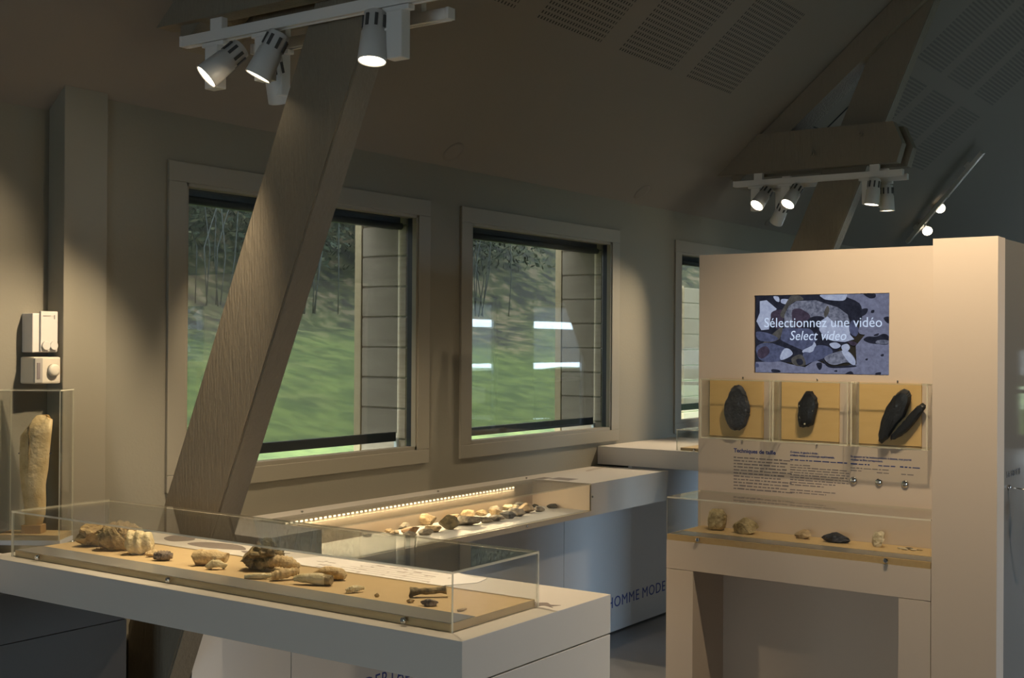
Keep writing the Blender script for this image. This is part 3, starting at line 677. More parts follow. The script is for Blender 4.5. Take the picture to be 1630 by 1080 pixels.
rock('skull_cap', 2.70, 3.455, BZ, .10, .075, .082, M['bone'], 'smooth domed bone behind the ribbed molar', 'bone', 12, amp=.14, cuts=1)
molar('molar_tooth', 2.582, 3.262, BZ, .088, .062, .078, 3, M['ivory'], 'cream white molar with thick folds, beside the ribbed molar', 'tooth', lean=.1, seed=5)
rock('bone_fragment', 2.575, 3.185, BZ, .038, .03, .026, M['bone'], 'small pale fragment just right of the white molar', 'bone', 21)
molar('striped_tooth', 2.552, 3.105, BZ, .058, .032, .030, 7, M['enamel'], 'small dark striped tooth fragment, right of the white molar', 'tooth', seed=8)
curved('long_bone', 2.585, 2.925, BZ, [(-.045, 0, 0), (-.02, 0, .002), (.02, .004, 0), (.05, .006, 0)], [.022, .024, .021, .014], M['bone'], 'thick cream bone stub with a dark hollow end, left of centre in the near case', 'bone', rz=CR-8, wob=.35, seed=3)
curved('tooth_root', 2.548, 2.855, BZ, [(-.026, 0, 0), (-.008, 0, .012), (.012, 0, .010), (.028, .004, .004)], [.010, .012, .010, .008], M['ivory'], 'small forked cream root in front of the thick bone stub', 'tooth', wob=.6, seed=6)
rock('fossil_jaw', 2.625, 2.748, BZ, .118, .075, .080, M['bone_dark'], 'large dark brown rough fossil at the middle of the near case', 'fossil', 16, amp=.62, freq=2.3, cuts=-2)
curved('curved_tooth', 2.642, 2.682, BZ, [(-.035, 0, .018), (-.01, 0, .026), (.025, 0, .022), (.055, .004, .006)], [.012, .017, .017, .011], M['bone'], 'tan curved tooth lying against the dark brown fossil', 'tooth', ridges=2.2, seed=2)
curved('bone_sliver', 2.515, 2.640, BZ, [(-.042, 0, 0), (0, .003, .002), (.042, .010, .002)], [.006, .009, .005], M['ivory'], 'thin cream sliver lying in front of the dark brown fossil', 'bone', seed=4)
curved('incisor_tooth', 2.548, 2.570, BZ, [(-.036, 0, .002), (-.01, 0, .006), (.025, .01, .010), (.042, .016, .010)], [.013, .014, .012, .007], M['bone'], 'tan tooth with a dark broken end, front right of the dark brown fossil', 'tooth', rz=CR+12, ridges=1.6, seed=5)
curved('canine_tooth', 2.548, 2.452, BZ, [(-.060, .012, 0), (-.03, .006, .004), (.015, 0, .002), (.050, -.010, 0)], [.007, .013, .017, .013], M['ivory'], 'long pointed cream tooth with a dark broken root, right of centre in the near case', 'tooth', m2=M['bone_dark'], seed=7)
curved('canine_tooth', 2.628, 2.468, BZ, [(-.045, 0, .004), (-.01, 0, .012), (.025, 0, .008), (.044, -.006, 0)], [.010, .018, .018, .008], M['bone'], 'thick tan tooth lying just behind the long cream tooth', 'tooth', seed=8)
curved('small_tooth', 2.535, 2.290, BZ, [(-.024, 0, 0), (0, .0, .005), (.026, .008, .003)], [.006, .009, .005], M['ivory'], 'small cream tooth right of the long pointed tooth', 'tooth', rz=CR+20, ridges=2.0, seed=9)
rock('tooth_fragment', 2.528, 2.203, BZ, .016, .014, .013, M['bone_brown'], 'tiny square brown fragment alone right of the small cream tooth', 'fossil', 31, sub=2)
rock('tooth_fragment', 2.524, 2.083, BZ, .024, .018, .012, M['bone_brown'], 'tiny flat brown fragment left of the notched bone', 'fossil', 32, sub=2)
curved('long_bone', 2.608, 2.092, BZ, [(-.048, 0, 0), (-.02, 0, .002), (.022, .004, .003), (.048, .008, .004)], [.013, .009, .008, .012], M['bone_dark'], 'slim brown bone with knobbly ends near the right of the near case', 'bone', wob=.4, seed=11)
rock('tooth_fragment', 2.522, 2.017, BZ, .045, .026, .024, M['enamel'], 'small dark brown tooth block in front of the slim bone', 'fossil', 34, cuts=6)
curved('small_bone', 2.523, 1.912, BZ, [(-.013, 0, 0), (0, 0, .001), (.015, .006, .001)], [.003, .0035, .002], M['bone'], 'tiny thin bone at the right end of the near case', 'bone', rz=CR+30, seed=12)

# ------------------------------------------------------------------ counter along the wall at the far left, bone case
t = thing('wall_counter', 'shadowed counter base under the left end of the near table', 'counter', (1.8, 3.7, 0))
m = MB(); m.box((.6, 3.722, .882), (2.40, D+.07, .99), .0015); m.build('worktop', M['laminate'], t)
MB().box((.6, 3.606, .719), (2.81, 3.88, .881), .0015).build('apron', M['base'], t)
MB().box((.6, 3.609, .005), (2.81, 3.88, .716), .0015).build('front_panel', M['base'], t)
A = Vector((2.60, 3.70, 0)); rv = Vector((.57266, -.81979, 0)); fv = Vector((.81979, .57266, 0))
BX = Matrix((rv, fv, Vector((0, 0, 1)))).transposed().to_4x4(); BX.translation = A          # local x across, y away, z up
t = thing('bone_case', 'tall clear acrylic case by the wall holding a standing bone', 'display case', tuple(A+rv*-.11+Vector((0, 0, .991))), 0)
m = MB(); m.box((-.225, .003, .992), (0, .128, 1.0085), X=BX); m.build('riser', M['panel'], t)
m = MB(); m.box((-.222, .006, 1.009), (-.004, .125, 1.026), .001, X=BX); m.build('base_board', M['board'], t)
cover(-.225, 0, 0, .13, 1.009, 1.525, t, .004, BX)
t = thing('bone_stand', 'small brown wooden block under the standing bone', 'stand', tuple(BX @ Vector((-.112, .06, 1.0265))))
MB().box((-.146, .035, 1.0265), (-.078, .085, 1.056), .002, X=BX).build('block', M['block'], t)
m = MB()
for xa, xb in ((-.167, -.150), (-.072, -.056)): m.box((xa, .058, 1.30), (xb, .064, 1.304), X=BX)
m.tube([BX @ Vector((-.112, .075, 1.056)), BX @ Vector((-.112, .082, 1.2)), BX @ Vector((-.112, .082, 1.302))], .002, 6); m.box((-.162, .080, 1.300), (-.06, .083, 1.304), X=BX)
m.build('holder_wire', M['dark'], t)
L = [(-.141, 1.0565), (-.143, 1.10), (-.148, 1.14), (-.155, 1.19), (-.162, 1.25), (-.163, 1.31), (-.160, 1.36), (-.154, 1.388)]
Rr = [(-.082, 1.0565), (-.071, 1.10), (-.070, 1.14), (-.072, 1.19), (-.063, 1.25), (-.058, 1.31), (-.053, 1.37), (-.049, 1.420)]
m = MB(); rings = []; N = 22
for (xl, zl), (xr, zr) in zip(L, Rr):
    ring = []
    for k in range(N):
        a = 2*math.pi*k/N; c = math.cos(a); s = math.sin(a); f = (c+1)/2
        x = xl*(1-f)+xr*f; z = zl*(1-f)+zr*f; z += (.018*math.sin(f*math.pi)*(1 if (zl > 1.38) else .0)) - (.020 if zl > 1.38 and f < .42 else 0)+(.012 if zl > 1.38 and .45 < f < .85 else 0)
        d = .026*(1-.15*math.sin(zl*30)); y = .06+d*s*(1 if s < 0 else .6)+.004*noise.noise(Vector((x*60, z*25, s*2)))
        ring.append(m.bm.verts.new(BX @ Vector((x, y, z))))
    rings.append(ring)
for a, b in zip(rings, rings[1:]):
    for k in range(N): m._f((a[k], a[(k+1) % N], b[(k+1) % N], b[k]), 0, True)
m._f(rings[0][::-1]); m._f(rings[-1])
# the crack is a narrow dark wedge set into the front
m.mi = 1
m.prism([(-.1265, 1.392), (-.1205, 1.40), (-.1185, 1.34), (-.1210, 1.29), (-.1205, 1.235), (-.1230, 1.29), (-.1222, 1.34)], 1, .0315, .0395, X=BX)
placed('standing_bone', m, [M['longbone'], M['bone_dark']], tuple(BX @ Vector((-.11, .06, 1.0565))), label='tall split yellow bone standing upright in the case at the far left', cat='bone')

# ------------------------------------------------------------------ long counter along the window wall with lit vitrine
CT, CB, CF = .955, .783, 3.427
V0, V1, VB, VF = 3.60, 5.649, 3.80, .812        # vitrine: x range, back, floor level
t = thing('wall_counter', 'long pale counter along the window wall with a lit glass recess', 'counter', (4.9, 3.7, 0))
m = MB(); m.box((V1, CF, CT-.02), (6.524, D-.001, CT)); m.box((V0, VB, CT-.02), (V1, D-.001, CT)); m.box((3.30, CF, CT-.02), (V0, D-.001, CT)); m.build('worktop', M['laminate'], t)
m = MB(); m.prism([(V1, CB), (6.495, CB), (6.524, CT-.02), (V1, CT-.02)], 1, CF, D-.002); m.box((3.30, CF, CB), (V0, D-.002, CT-.02)); m.box((V0, CF, CB), (V1, CF+.02, VF-.002)); m.build('apron', M['laminate'], t)
m = MB(); m.box((V0, CF+.02, CB), (V1, D-.002, VF)); m.build('recess_floor', M['panel'], t)
m = MB(); m.box((V0, VB, VF), (V1, VB+.02, CT-.02)); m.box((V1-.004, CF+.006, VF), (V1, VB, CT-.006)); m.box((V0, CF+.006, VF), (V0+.004, VB, CT-.006)); m.build('recess_lining', M['laminate2'], t)
for a, b, zt in ((3.162, 3.682, CB-.001), (3.687, 5.772, CB-.001), (5.777, 6.526, CB-.001), (6.5265, 7.60, .9635)):
    MB().box((a, 3.675, .012), (b, 3.70, zt)).build('front_panel', M['panel'], t)
MB().box((3.17, 3.72, 0), (6.52, D-.003, CB)).build('plinth', M['dark'], t)
m = MB(); m.pane((V0, CF, CT-.006), (V1, VB+.004, CT)); m.pane((V0, CF, VF), (V1, CF+.006, CT-.006)); m.build('glass_cover', [M['acrylic'], M['edge2']], t)
m = MB(); x = 3.77
while x < 5.46: m.box((x, VB-.004, .9215), (x+.012, VB-.0005, .9285)); x += .0295
m.build('led_strip', M['led'], t)
for p in ((3.9, VB+.03, CT), (4.85, VB+.03, CT), (5.63, VB+.03, CT)): fastener(p, (0, 0, 1), t, .006, .008)
for p in ((5.04, CF, .80), (5.655, CF, .885)): fastener(p, (0, -1, 0), t, .006, .008)
l = bpy.data.lights.new('led_light', 'AREA'); l.shape = 'RECTANGLE'; l.size = 1.7; l.size_y = .008; l.energy = 5; l.color = (1, .76, .42)
o = bpy.data.objects.new('led_light', l); COL.objects.link(o); o.parent = t; o.matrix_local = W[t].inverted() @ Matrix.Translation((4.61, VB-.008, .925)) @ Matrix.Rotation(R_(-38), 4, 'X')
lettering('lettering', "L'HOMME", .0905, frame((6.628, 3.6745, .152), (1, 0, 0), (0, 0, 1)), M['ink2'], t, 1.10, 'RIGHT', spacing=1.12)
lettering('lettering', "MODERNE", .0905, frame((6.660, 3.6745, .152), (1, 0, 0), (0, 0, 1)), M['ink2'], t, 1.10, 'LEFT', spacing=1.12)
lettering('lettering', "N\u00c9ANDERTAL", .0905, frame((3.905, 3.6745, .148), (1, 0, 0), (0, 0, 1)), M['ink2'], t, .88, 'LEFT', spacing=1.12)
# rock-art print and dark picture prints on the bare end of the counter
printed([(6.20, 3.80), (6.30, 3.83), (6.42, 3.83), (6.53, 3.80), (6.51, 3.76), (6.44, 3.75), (6.46, 3.785), (6.36, 3.80), (6.28, 3.79), (6.20, 3.775)], CT, t, M['printL'])
m = MB(); m.box((5.70, 3.60, CT+.0002), (5.80, 3.73, CT+.0007)); m.box((5.66, 3.745, CT+.0002), (5.76, 3.80, CT+.0007)); m.build('printed_picture', M['print'], t)
ST = [(4.543, 3.787, .075, 'flint_grey', 'grey flint near the left end of the lit recess, back row'),
 (4.703, 3.775, .115, 'flint_tan', 'tan flint, large, back row left in the lit recess'),
 (4.462, 3.677, .115, 'flint_red', 'reddish brown flint, front row left in the lit recess'),
 (4.560, 3.630, .10, 'flint_tan', 'flat tan flake beside the reddish flint, front row'),
 (4.879, 3.775, .105, 'flint_tan', 'tan pointed flint, third from the left in the back row'),
 (4.665, 3.622, .145, 'flint_green', 'dark olive flint, front row, largest on the left'),
 (5.020, 3.775, .11, 'flint_tan', 'long low tan flake at the back, left of centre'),
 (4.835, 3.625, .15, 'flint_grey', 'long grey flint, front row, beside the dark olive one'),
 (5.133, 3.772, .08, 'flint_tan', 'rounded yellowish flint at the back, centre'),
 (4.945, 3.605, .075, 'flint_grey', 'short grey block, front row, right of the long grey flint'),
 (5.258, 3.775, .10, 'flint_grey', 'grey flake at the back, right of the yellowish flint'),
 (5.032, 3.608, .10, 'flint_grey', 'broad grey flint, front row, under the yellowish cluster'),
 (5.170, 3.690, .10, 'flint_tan', 'yellow tan flint in the middle row, centre'),
 (5.135, 3.600, .095, 'flint_dark', 'dark grey flint, front row, right of the broad grey one'),
 (5.400, 3.768, .105, 'cortex', 'pale flint with a white edge at the back, right of centre'),
 (5.232, 3.622, .105, 'flint_grey', 'grey brown flint, front row, below the pale flint'),
 (5.362, 3.650, .13, 'flint_tan', 'long light brown flint, front row right'),
 (5.470, 3.760, .12, 'flint_dark', 'big dark jumbled flint core at the back, right'),
 (5.445, 3.625, .07, 'flint_grey', 'small grey flint at the right of the front row'),
 (5.575, 3.740, .06, 'flint_dark', 'small dark flint between the core and the last stone'),
 (5.605, 3.645, .085, 'flint_dark', 'dark grey flint, rightmost in the lit recess'),
 (4.403, 3.765, .06, 'flint_tan', 'tan flint at the back, far left, seen above the case edge'),
 (4.365, 3.700, .07, 'flint_tan', 'tan flint, leftmost of the middle row'),
 (4.250, 3.765, .05, 'flint_grey', 'small grey flint at the back left corner of the recess'),
 (4.350, 3.610, .075, 'flint_grey', 'grey flake, leftmost of the front row'),
 (4.455, 3.590, .08, 'flint_grey', 'flat grey flake in front of the reddish flint')]
for i, (x, y, w, mm, lb) in enumerate(ST):
    rn = random.Random(i*7+1)
    rock('knapped_flint', x, y, VF+.0005, w, w*rn.uniform(.5, .7), w*rn.uniform(.34, .5), M[mm], lb, 'flint', 40+i, rz=-40+rn.uniform(-30, 30), amp=.3, cuts=7, group='flints in the lit counter recess')

# second, higher table beyond
t = thing('display_table', 'higher pale table beyond the long counter, partly hidden by the kiosk', 'table', (7.0, 3.2, 0))
MB().box((6.527, 2.60, .965), (7.5, D-.001, 1.074), .0015).build('tabletop', M['laminate'], t)
t2 = thing('display_case', 'small clear acrylic case on the far table, left of the kiosk', 'display case', (6.8, 3.3, 1.074))
MB().box((6.565, 2.75, 1.0745), (6.95, 3.37, 1.092), .001).build('base_board', M['board'], t2)
cover(6.55, 2.7, 6.965, 3.39, 1.0745, 1.20, t2)
fastener((6.55, 3.27, 1.082), (-1, 0, 0), t2)
rock('fossil_bone', 6.68, 3.205, 1.0925, .075, .06, .06, M['bone_brown'], 'round ochre stone in the small case left of the kiosk', 'fossil', 77)
MB().box((6.60, 2.62, 0), (7.45, 2.68, .963)).build('end_panel', M['panel'], t)

# ------------------------------------------------------------------ kiosk (local x across the front, y away, z up)
KR = R_(-91.523); KO = Vector((4.7003, 2.4763, 0))
KX = Matrix.Translation(KO) @ Matrix.Rotation(KR, 4, 'Z')
def kthing(name, label, cat, u, v, z, group=None): return thing(name, label, cat, tuple(KX @ Vector((u, v, z))), KR, group)
def kb(a, b, bevel=.001): return MB().box(a, b, bevel, X=KX)
k = kthing('video_kiosk', 'tall beige exhibition kiosk with a screen, wall boxes and a low niche', 'kiosk', .6, .3, 0)
m = MB(); m.box((0, 0, .7475), (1.1165, .302, .867), .001, X=KX); m.build('counter_rail', M['laminate2'], k)
m = MB(); m.box((0, 0, .004), (.1265, .302, .7455), .001, X=KX); m.box((.996, 0, .004), (1.1165, .302, .7455), .001, X=KX); m.box((.1265, .28, .004), (.996, .302, .7455), X=KX); m.build('niche_surround', M['laminate2'], k)
SU0, SU1, SZ0, SZ1 = .2585, .8470, 1.5775, 1.9095
m = MB()
for a, b in (((-.011, .302, .868), (SU0-.004, .34, 2.0945)), ((SU1+.001, .302, .868), (1.14, .34, 2.0945)), ((SU0-.004, .302, SZ1+.001), (SU1+.001, .34, 2.0945)), ((SU0-.004, .302, .868), (SU1+.001, .34, SZ0-.001))): m.box(a, b, X=KX)
m.build('back_panel', M['laminate2'], k)
kb((1.1185, 0, .004), (1.3525, .020, 2.0945)).build('pillar_front', M['laminate2'], k)
kb((1.1185, .022, .004), (1.349, .106, 2.0945)).build('pillar_return', M['laminate2'], k)
m = MB(); m.box((1.1185, .106, .004), (1.340, 1.5, 2.092), X=KX); m.box((0, .36, .004), (1.1185, 1.5, 2.09), X=KX); m.build('cabinet_body', M['laminate2'], k)
kb((1.3405, .107, .004), (1.346, 1.5, 2.0925)).build('side_panel', M['side'], k)
lettering('lettering', 'LA GROTTE', .034, KX @ frame((1.3465, .150, 1.210), (0, 1, 0), (0, 0, 1)), M['sideink'], k, 1.0, spacing=1.1)
for u in (.704, .810, .917):
    m = MB(); m.lathe([(.0155, 0), (.0155, .004), (.013, .008), (.004, .009)], KX @ frame((u, .302, 1.143), (1, 0, 0), (0, 0, 1)), 24); m.build('push_button', M['chrome'], k)
def ktext(s, size, u, z, m_, sx=.9): lettering('printed_text', s, size, KX @ frame((u, .3016, z), (1, 0, 0), (0, 0, 1)), m_, k, sx, extrude=.0002, bold=size*.028)
ktext('Techniques de taille', .0245, .162, 1.228, M['ink'], 1.0)
def klines(u, z, widths, pitch, h, m_, seed):
    rn = random.Random(seed); b = MB()
    for i, w in enumerate(widths):
        x = u; zz = z-pitch*i
        while x < u+w:
            L_ = min(rn.uniform(.008, .034), u+w-x); b.box((x, .3014, zz), (x+L_, .302, zz+h*rn.uniform(.75, 1.1)), X=KX); x += L_+.005
    b.build('printed_text', m_, k)
klines(.162, 1.203, (.27, .25, .24, .25, .27, .24, .22, .27, .26, .25, .28), .0135, .0056, M['inkg'], 1)
klines(.162, 1.045, (.26, .13), .0135, .0056, M['inkg'], 2)
ktext('Ci-dessus, de gauche \u00e0 droite :', .0120, .425, 1.240, M['ink'], .85)
ktext('artefacts r\u00e9alis\u00e9s en arch\u00e9ologie exp\u00e9rimentale,', .0120, .425, 1.227, M['ink'], .85)
klines(.425, 1.209, (.25,), .012, .0048, M['ink'], 3)
klines(.425, 1.188, (.09, .25, .26, .26, .25, .26, .26, .20, .15), .0105, .0042, M['inkg'], 4)
klines(.425, 1.082, (.20, .16), .0105, .0042, M['inkg'], 5)
ktext('En appuyant sur les boutons-poussoirs ci-dessous, vous pourrez', .0118, .690, 1.237, M['ink'], .82)
ktext('visualiser les films correspondants.', .0118, .690, 1.224, M['ink'], .82)
klines(.690, 1.208, (.08,), .012, .0048, M['ink'], 6); klines(.806, 1.208, (.07,), .012, .0048, M['ink'], 7); klines(.895, 1.208, (.08,), .012, .0048, M['ink'], 8)
klines(.690, 1.192, (.16, .05), .0105, .004, M['inkg'], 9); klines(.80, 1.179, (.05,), .0105, .004, M['inkg'], 10); klines(.90, 1.179, (.05,), .0105, .004, M['inkg'], 11)
klines(.162, 1.010, (.10,), .0105, .004, M['inkg'], 12)

# screen with its picture of knapped flint
s = kthing('video_screen', 'lit flat screen showing knapped flints and the words Selectionnez une video', 'screen', (SU0+SU1)/2, .31, SZ0)
kb((SU0-.003, .3095, SZ0), (SU1, .335, SZ1)).build('bezel', M['black'], s)
def E(n, c, st=.62, n2=None):
    m = emit(n, c, st); nt = m.node_tree; e = nt.nodes['Emission']; tx = nt.nodes.new('ShaderNodeTexNoise'); tx.inputs['Scale'].default_value = 45; tx.inputs['Detail'].default_value = 6; tx.inputs['Roughness'].default_value = .7
    cr = nt.nodes.new('ShaderNodeValToRGB'); cr.color_ramp.elements[0].position = .36; cr.color_ramp.elements[1].position = .64
    c2 = n2 or tuple(v*.55 for v in c); cr.color_ramp.elements[0].color = (*c2, 1); cr.color_ramp.elements[1].color = (*c, 1)
    tc = nt.nodes.new('ShaderNodeTexCoord'); nt.links.new(tc.outputs['Object'], tx.inputs[0]); nt.links.new(tx.outputs['Fac'], cr.inputs[0]); nt.links.new(cr.outputs[0], e.inputs[0]); return m
PAL = [E('picture_sand', (.25, .27, .40), .62, (.17, .18, .27)), E('picture_dark', (.035, .038, .06)), E('picture_slate', (.13, .15, .27)), E('picture_pale', (.62, .70, .92), .55, (.44, .50, .72)), E('picture_olive', (.13, .125, .12)), E('picture_grey', (.30, .32, .42), .62, (.09, .10, .15)), E('picture_brown', (.09, .07, .11))]
TXT = emit('picture_words', (.62, .74, .95), .85)
def sp(x, y): return (SU0+(x-60)/1498*(SU1-SU0), SZ1-(y-78)/(950-78)*(SZ1-SZ0))
PIC = [
 (1, [(60,80),(1060,75),(1250,180),(1270,330),(1200,470),(1120,600),(900,780),(700,860),(480,830),(300,830),(60,830)]),
 (0, [(60,830),(360,820),(470,850),(640,880),(760,800),(950,880),(1210,840),(1200,640),(1300,520),(1558,500),(1558,950),(60,950)]),
 (3, [(110,140),(190,130),(310,230),(240,330),(220,460),(130,470),(100,420),(80,380),(70,370),(110,270)]),
 (6, [(250,270),(330,240),(390,260),(370,420),(300,450),(245,350)]),
 (3, [(270,90),(330,95),(340,150),(300,140)]), (3, [(370,120),(460,130),(480,165),(420,180),(360,160)]),
 (4, [(480,80),(560,80),(620,130),(520,150),(440,220),(400,330),(350,300),(400,200)]),
 (5, [(400,300),(450,200),(540,145),(760,140),(900,190),(1000,220),(1110,300),(1140,400),(1000,440),(800,430),(560,440),(400,440)]),
 (6, [(490,250),(620,240),(700,330),(640,430),(520,440)]), (1, [(700,330),(850,330),(800,450),(600,460)]),
 (5, [(520,170),(700,160),(840,230),(840,300),(700,290),(620,250)]),
 (4, [(850,280),(890,200),(910,260),(870,330)]),
 (3, [(800,380),(890,320),(1000,420),(1130,420),(1140,520),(1185,570),(1080,600),(960,590),(860,560),(800,470)]),
 (2, [(1130,420),(1180,360),(1230,470),(1200,540),(1140,500)]),
 (2, [(390,450),(560,450),(700,460),(760,560),(740,620),(640,690),(560,670),(380,590),(360,550)]),
 (4, [(300,480),(380,440),(350,560),(270,600),(150,620),(180,590)]),
 (2, [(70,490),(200,500),(330,560),(250,600),(100,580)]),
 (2, [(80,650),(200,610),(330,640),(430,690),(380,800),(240,830),(130,810),(80,740)]), (6, [(100,690),(190,650),(230,720),(150,790),(90,760)]),
 (3, [(355,760),(400,680),(460,680),(500,730),(460,770),(370,805)]),
 (3, [(620,690),(720,640),(740,600),(765,640),(720,710),(620,720)]),
 (2, [(620,720),(720,715),(770,640),(900,650),(950,720),(820,790),(700,830),(640,850)]), (4, [(490,780),(600,740),(650,850),(560,870),(500,840)]), (1, [(540,800),(600,790),(620,840),(570,860)]),
 (5, [(860,770),(960,720),(1100,690),(1190,770),(1195,840),(1100,820),(980,850),(900,830)]), (3, [(1050,700),(1120,700),(1195,790),(1190,850),(1120,810)]),
 (1, [(840,790),(920,860),(1050,860),(1190,850),(1190,870),(960,885),(880,860)]),
 (3, [(915,620),(990,605),(1040,640),(1000,670),(950,665)]), (3, [(1050,640),(1110,620),(1140,660),(1110,700),(1060,690)]), (6, [(1120,600),(1170,590),(1220,620),(1170,640)]),
 (0, [(1060,75),(1558,70),(1558,510),(1300,520),(1230,480),(1270,330),(1240,180)]),
 (1, [(1080,150),(1220,170),(1260,250),(1230,360),(1150,330),(1040,220)]), (1, [(1260,250),(1330,240),(1310,300),(1250,320)]),
 (3, [(820,78),(1080,75),(1100,110),(1060,150),(900,140),(840,120)]),
 (1, [(1285,575),(1330,540),(1420,540),(1500,510),(1555,540),(1550,620),(1430,620),(1350,610)]), (5, [(1420,590),(1470,575),(1550,580),(1550,615),(1430,615)]),
 (1, [(1280,75),(1400,75),(1410,120),(1350,130)]), (1, [(1370,260),(1400,255),(1395,285),(1365,285)]), (1, [(1500,340),(1555,330),(1555,400),(1520,380)]),
 (1, [(770,840),(830,830),(830,890),(800,905)]), (1, [(260,910),(340,915),(360,940),(270,945)]), (1, [(1090,950),(1150,915),(1180,950)]), (2, [(60,850),(100,850),(105,885),(60,890)]), (1, [(1420,930),(1470,920),(1470,945),(1420,948)]),
 (1, [(1470,735),(1500,725),(1500,750),(1475,750)]), (1, [(1310,780),(1335,775),(1330,795),(1310,795)]), (1, [(970,915),(1000,905),(1005,925),(980,925)]), (1, [(1400,520),(1450,505),(1440,530),(1405,535)])]
m = MB()
for i, (c, pts) in enumerate(PIC):
    y = .3090-.0001*i; q = [sp(*p) for p in (pts if len(pts) > 9 or i in (0, 1) else blob(pts, 0, 4))]
    q = [(min(max(a, SU0+.0015), SU1-.001), min(max(b, SZ0+.001), SZ1-.001)) for a, b in q]
    m._f([m.bm.verts.new(KX @ Vector((a, y, b))) for a, b in q], c)
m.build('picture', PAL, s)
lettering('lettering', 'S\u00e9lectionnez une vid\u00e9o', .0585, KX @ frame((.3005, .3030, sp(0, 437)[1]), (1, 0, 0), (0, 0, 1)), TXT, s, .955, extrude=.0001)
lettering('lettering', 'Select video', .0570, KX @ frame((.4175, .3030, sp(0, 580)[1]), (1, 0, 0), (0, 0, 1)), TXT, s, .90, shear=.22, extrude=.0001)

# three acrylic wall boxes
BXS = [(.042, 'left'), (.381, 'middle'), (.721, 'right')]
for i, (u, w) in enumerate(BXS):
    b = kthing('wall_box', 'clear acrylic wall box on the kiosk with plywood back, %s of three' % w, 'display case', u+.16, .3, 1.288, 'acrylic wall boxes on the kiosk')
    u1 = u+(.330 if i < 2 else .312)
    m = MB(); th = .006; v0, v1, z0, z1 = .212, .3005, 1.289, 1.548
    m.pane((u, v0, z0), (u1, v0+th, z1), KX); m.pane((u, v0+th, z0), (u+th, v1, z1), KX); m.pane((u1-th, v0+th, z0), (u1, v1, z1), KX); m.pane((u+th, v0+th, z0), (u1-th, v1, z0+th), KX); m.pane((u+th, v0+th, z1-th), (u1-th, v1, z1), KX)
    m.build('acrylic_cover', [M['acrylic'], M['edge2']], b)
    kb((u+.007, .292, 1.296), (u+.262, .3012, 1.547)).build('plywood_back', M['ply'], b)
    for z in (1.284, 1.553):
        X = KX @ frame((u+.165, .296, z), (1, 0, 0), (0, 1, 0)); m = MB(); m.lathe([(.004, -.004), (.004, .004)], X, 10); m.build('fastener', M['chrome'], b)
def flake(name, pts, v0, th, m_, label, seed, spots=()):
    """a knapped flint hung flat: outline in (u,z), thick in the middle, thin at its edge"""
    b = MB(); o = [(p[0], p[1]) for p in pts]; rn = random.Random(seed); out = []
    for i in range(len(o)):
        a, c = Vector(o[i]), Vector(o[(i+1) % len(o)])
        for k_ in range(4): out.append(a+(c-a)*k_/4+Vector((rn.uniform(-1, 1), rn.uniform(-1, 1)))*.0016)
    cx = sum(p.x for p in out)/len(out); cz = sum(p.y for p in out)/len(out); c = Vector((cx, cz)); rings = []
    prof = [(1.0, .5), (.86, .12), (.6, .03), (.3, 0.0)]
    for f, dp in prof: rings.append([b.bm.verts.new(KX @ Vector((*(c+(p-c)*f).to_tuple(), 0)).xzy) for p in out]) if False else rings.append([b.bm.verts.new(KX @ Vector(((c+(p-c)*f).x, v0+th*(dp+.045*noise.noise(Vector(((c+(p-c)*f).x*60, (c+(p-c)*f).y*60, seed)))), (c+(p-c)*f).y))) for p in out])
    n = len(out)
    for A_, B_ in zip(rings, rings[1:]):
        for i in range(n): b._f((A_[i], A_[(i+1) % n], B_[(i+1) % n], B_[i]), 0, False)
    b._f(rings[-1])
    bk = [b.bm.verts.new(KX @ Vector(((c+(p-c)*.8).x, v0+th, (c+(p-c)*.8).y))) for p in out]
    for i in range(n): b._f((rings[0][i], bk[i], bk[(i+1) % n], rings[0][(i+1) % n]))
    b._f(bk[::-1])
    for (u, z, r) in spots: b.lathe([(r, -.0005), (r*.7, .0035)], KX @ frame((u, v0+.006, z), (1, 0, 0), (0, 0, 1)), 7, mi=1, smooth=False)
    loc = KX @ Vector((cx, v0+th, cz))
    return placed(name, b, [m_, M['cortex']], tuple(loc), KR, label=label, cat='flint')
def fpx(pts, ox, oz): return pts
flake('hand_axe', [(.198, 1.524), (.213, 1.519), (.232, 1.493), (.243, 1.462), (.254, 1.425), (.251, 1.395), (.240, 1.366), (.232, 1.345), (.203, 1.326), (.175, 1.325), (.152, 1.337), (.137, 1.370), (.128, 1.400), (.130, 1.440), (.148, 1.473), (.161, 1.506), (.178, 1.519)], .252, .04, M['flint_blue'], 'large blue-black teardrop hand axe in the left wall box', 3)
flake('flint_point', [(.506, 1.503), (.535, 1.505), (.545, 1.492), (.557, 1.478), (.562, 1.445), (.551, 1.410), (.543, 1.365), (.520, 1.357), (.500, 1.352), (.478, 1.352), (.472, 1.385), (.475, 1.425), (.472, 1.455), (.490, 1.478)], .252, .04, M['flint_black'], 'black flint flake with pale spots in the middle wall box', 5, ((.515, 1.442, .012), (.540, 1.424, .006), (.491, 1.395, .009), (.486, 1.443, .005), (.508, 1.368, .005)))
flake('flint_flake', [(.922, 1.527), (.944, 1.518), (.951, 1.500), (.946, 1.470), (.925, 1.415), (.890, 1.375), (.862, 1.330), (.833, 1.300), (.818, 1.312), (.818, 1.345), (.830, 1.395), (.850, 1.450), (.880, 1.495), (.902, 1.515)], .246, .046, M['flint_black'], 'wide black flint blade in the right wall box', 7)
flake('flint_flake', [(.995, 1.472), (1.008, 1.462), (1.004, 1.448), (.975, 1.405), (.930, 1.350), (.890, 1.325), (.868, 1.318), (.866, 1.335), (.900, 1.372), (.935, 1.415), (.965, 1.452)], .256, .035, M['flint_black'], 'narrow black flint blade leaning right of the wide one in the right wall box', 9)

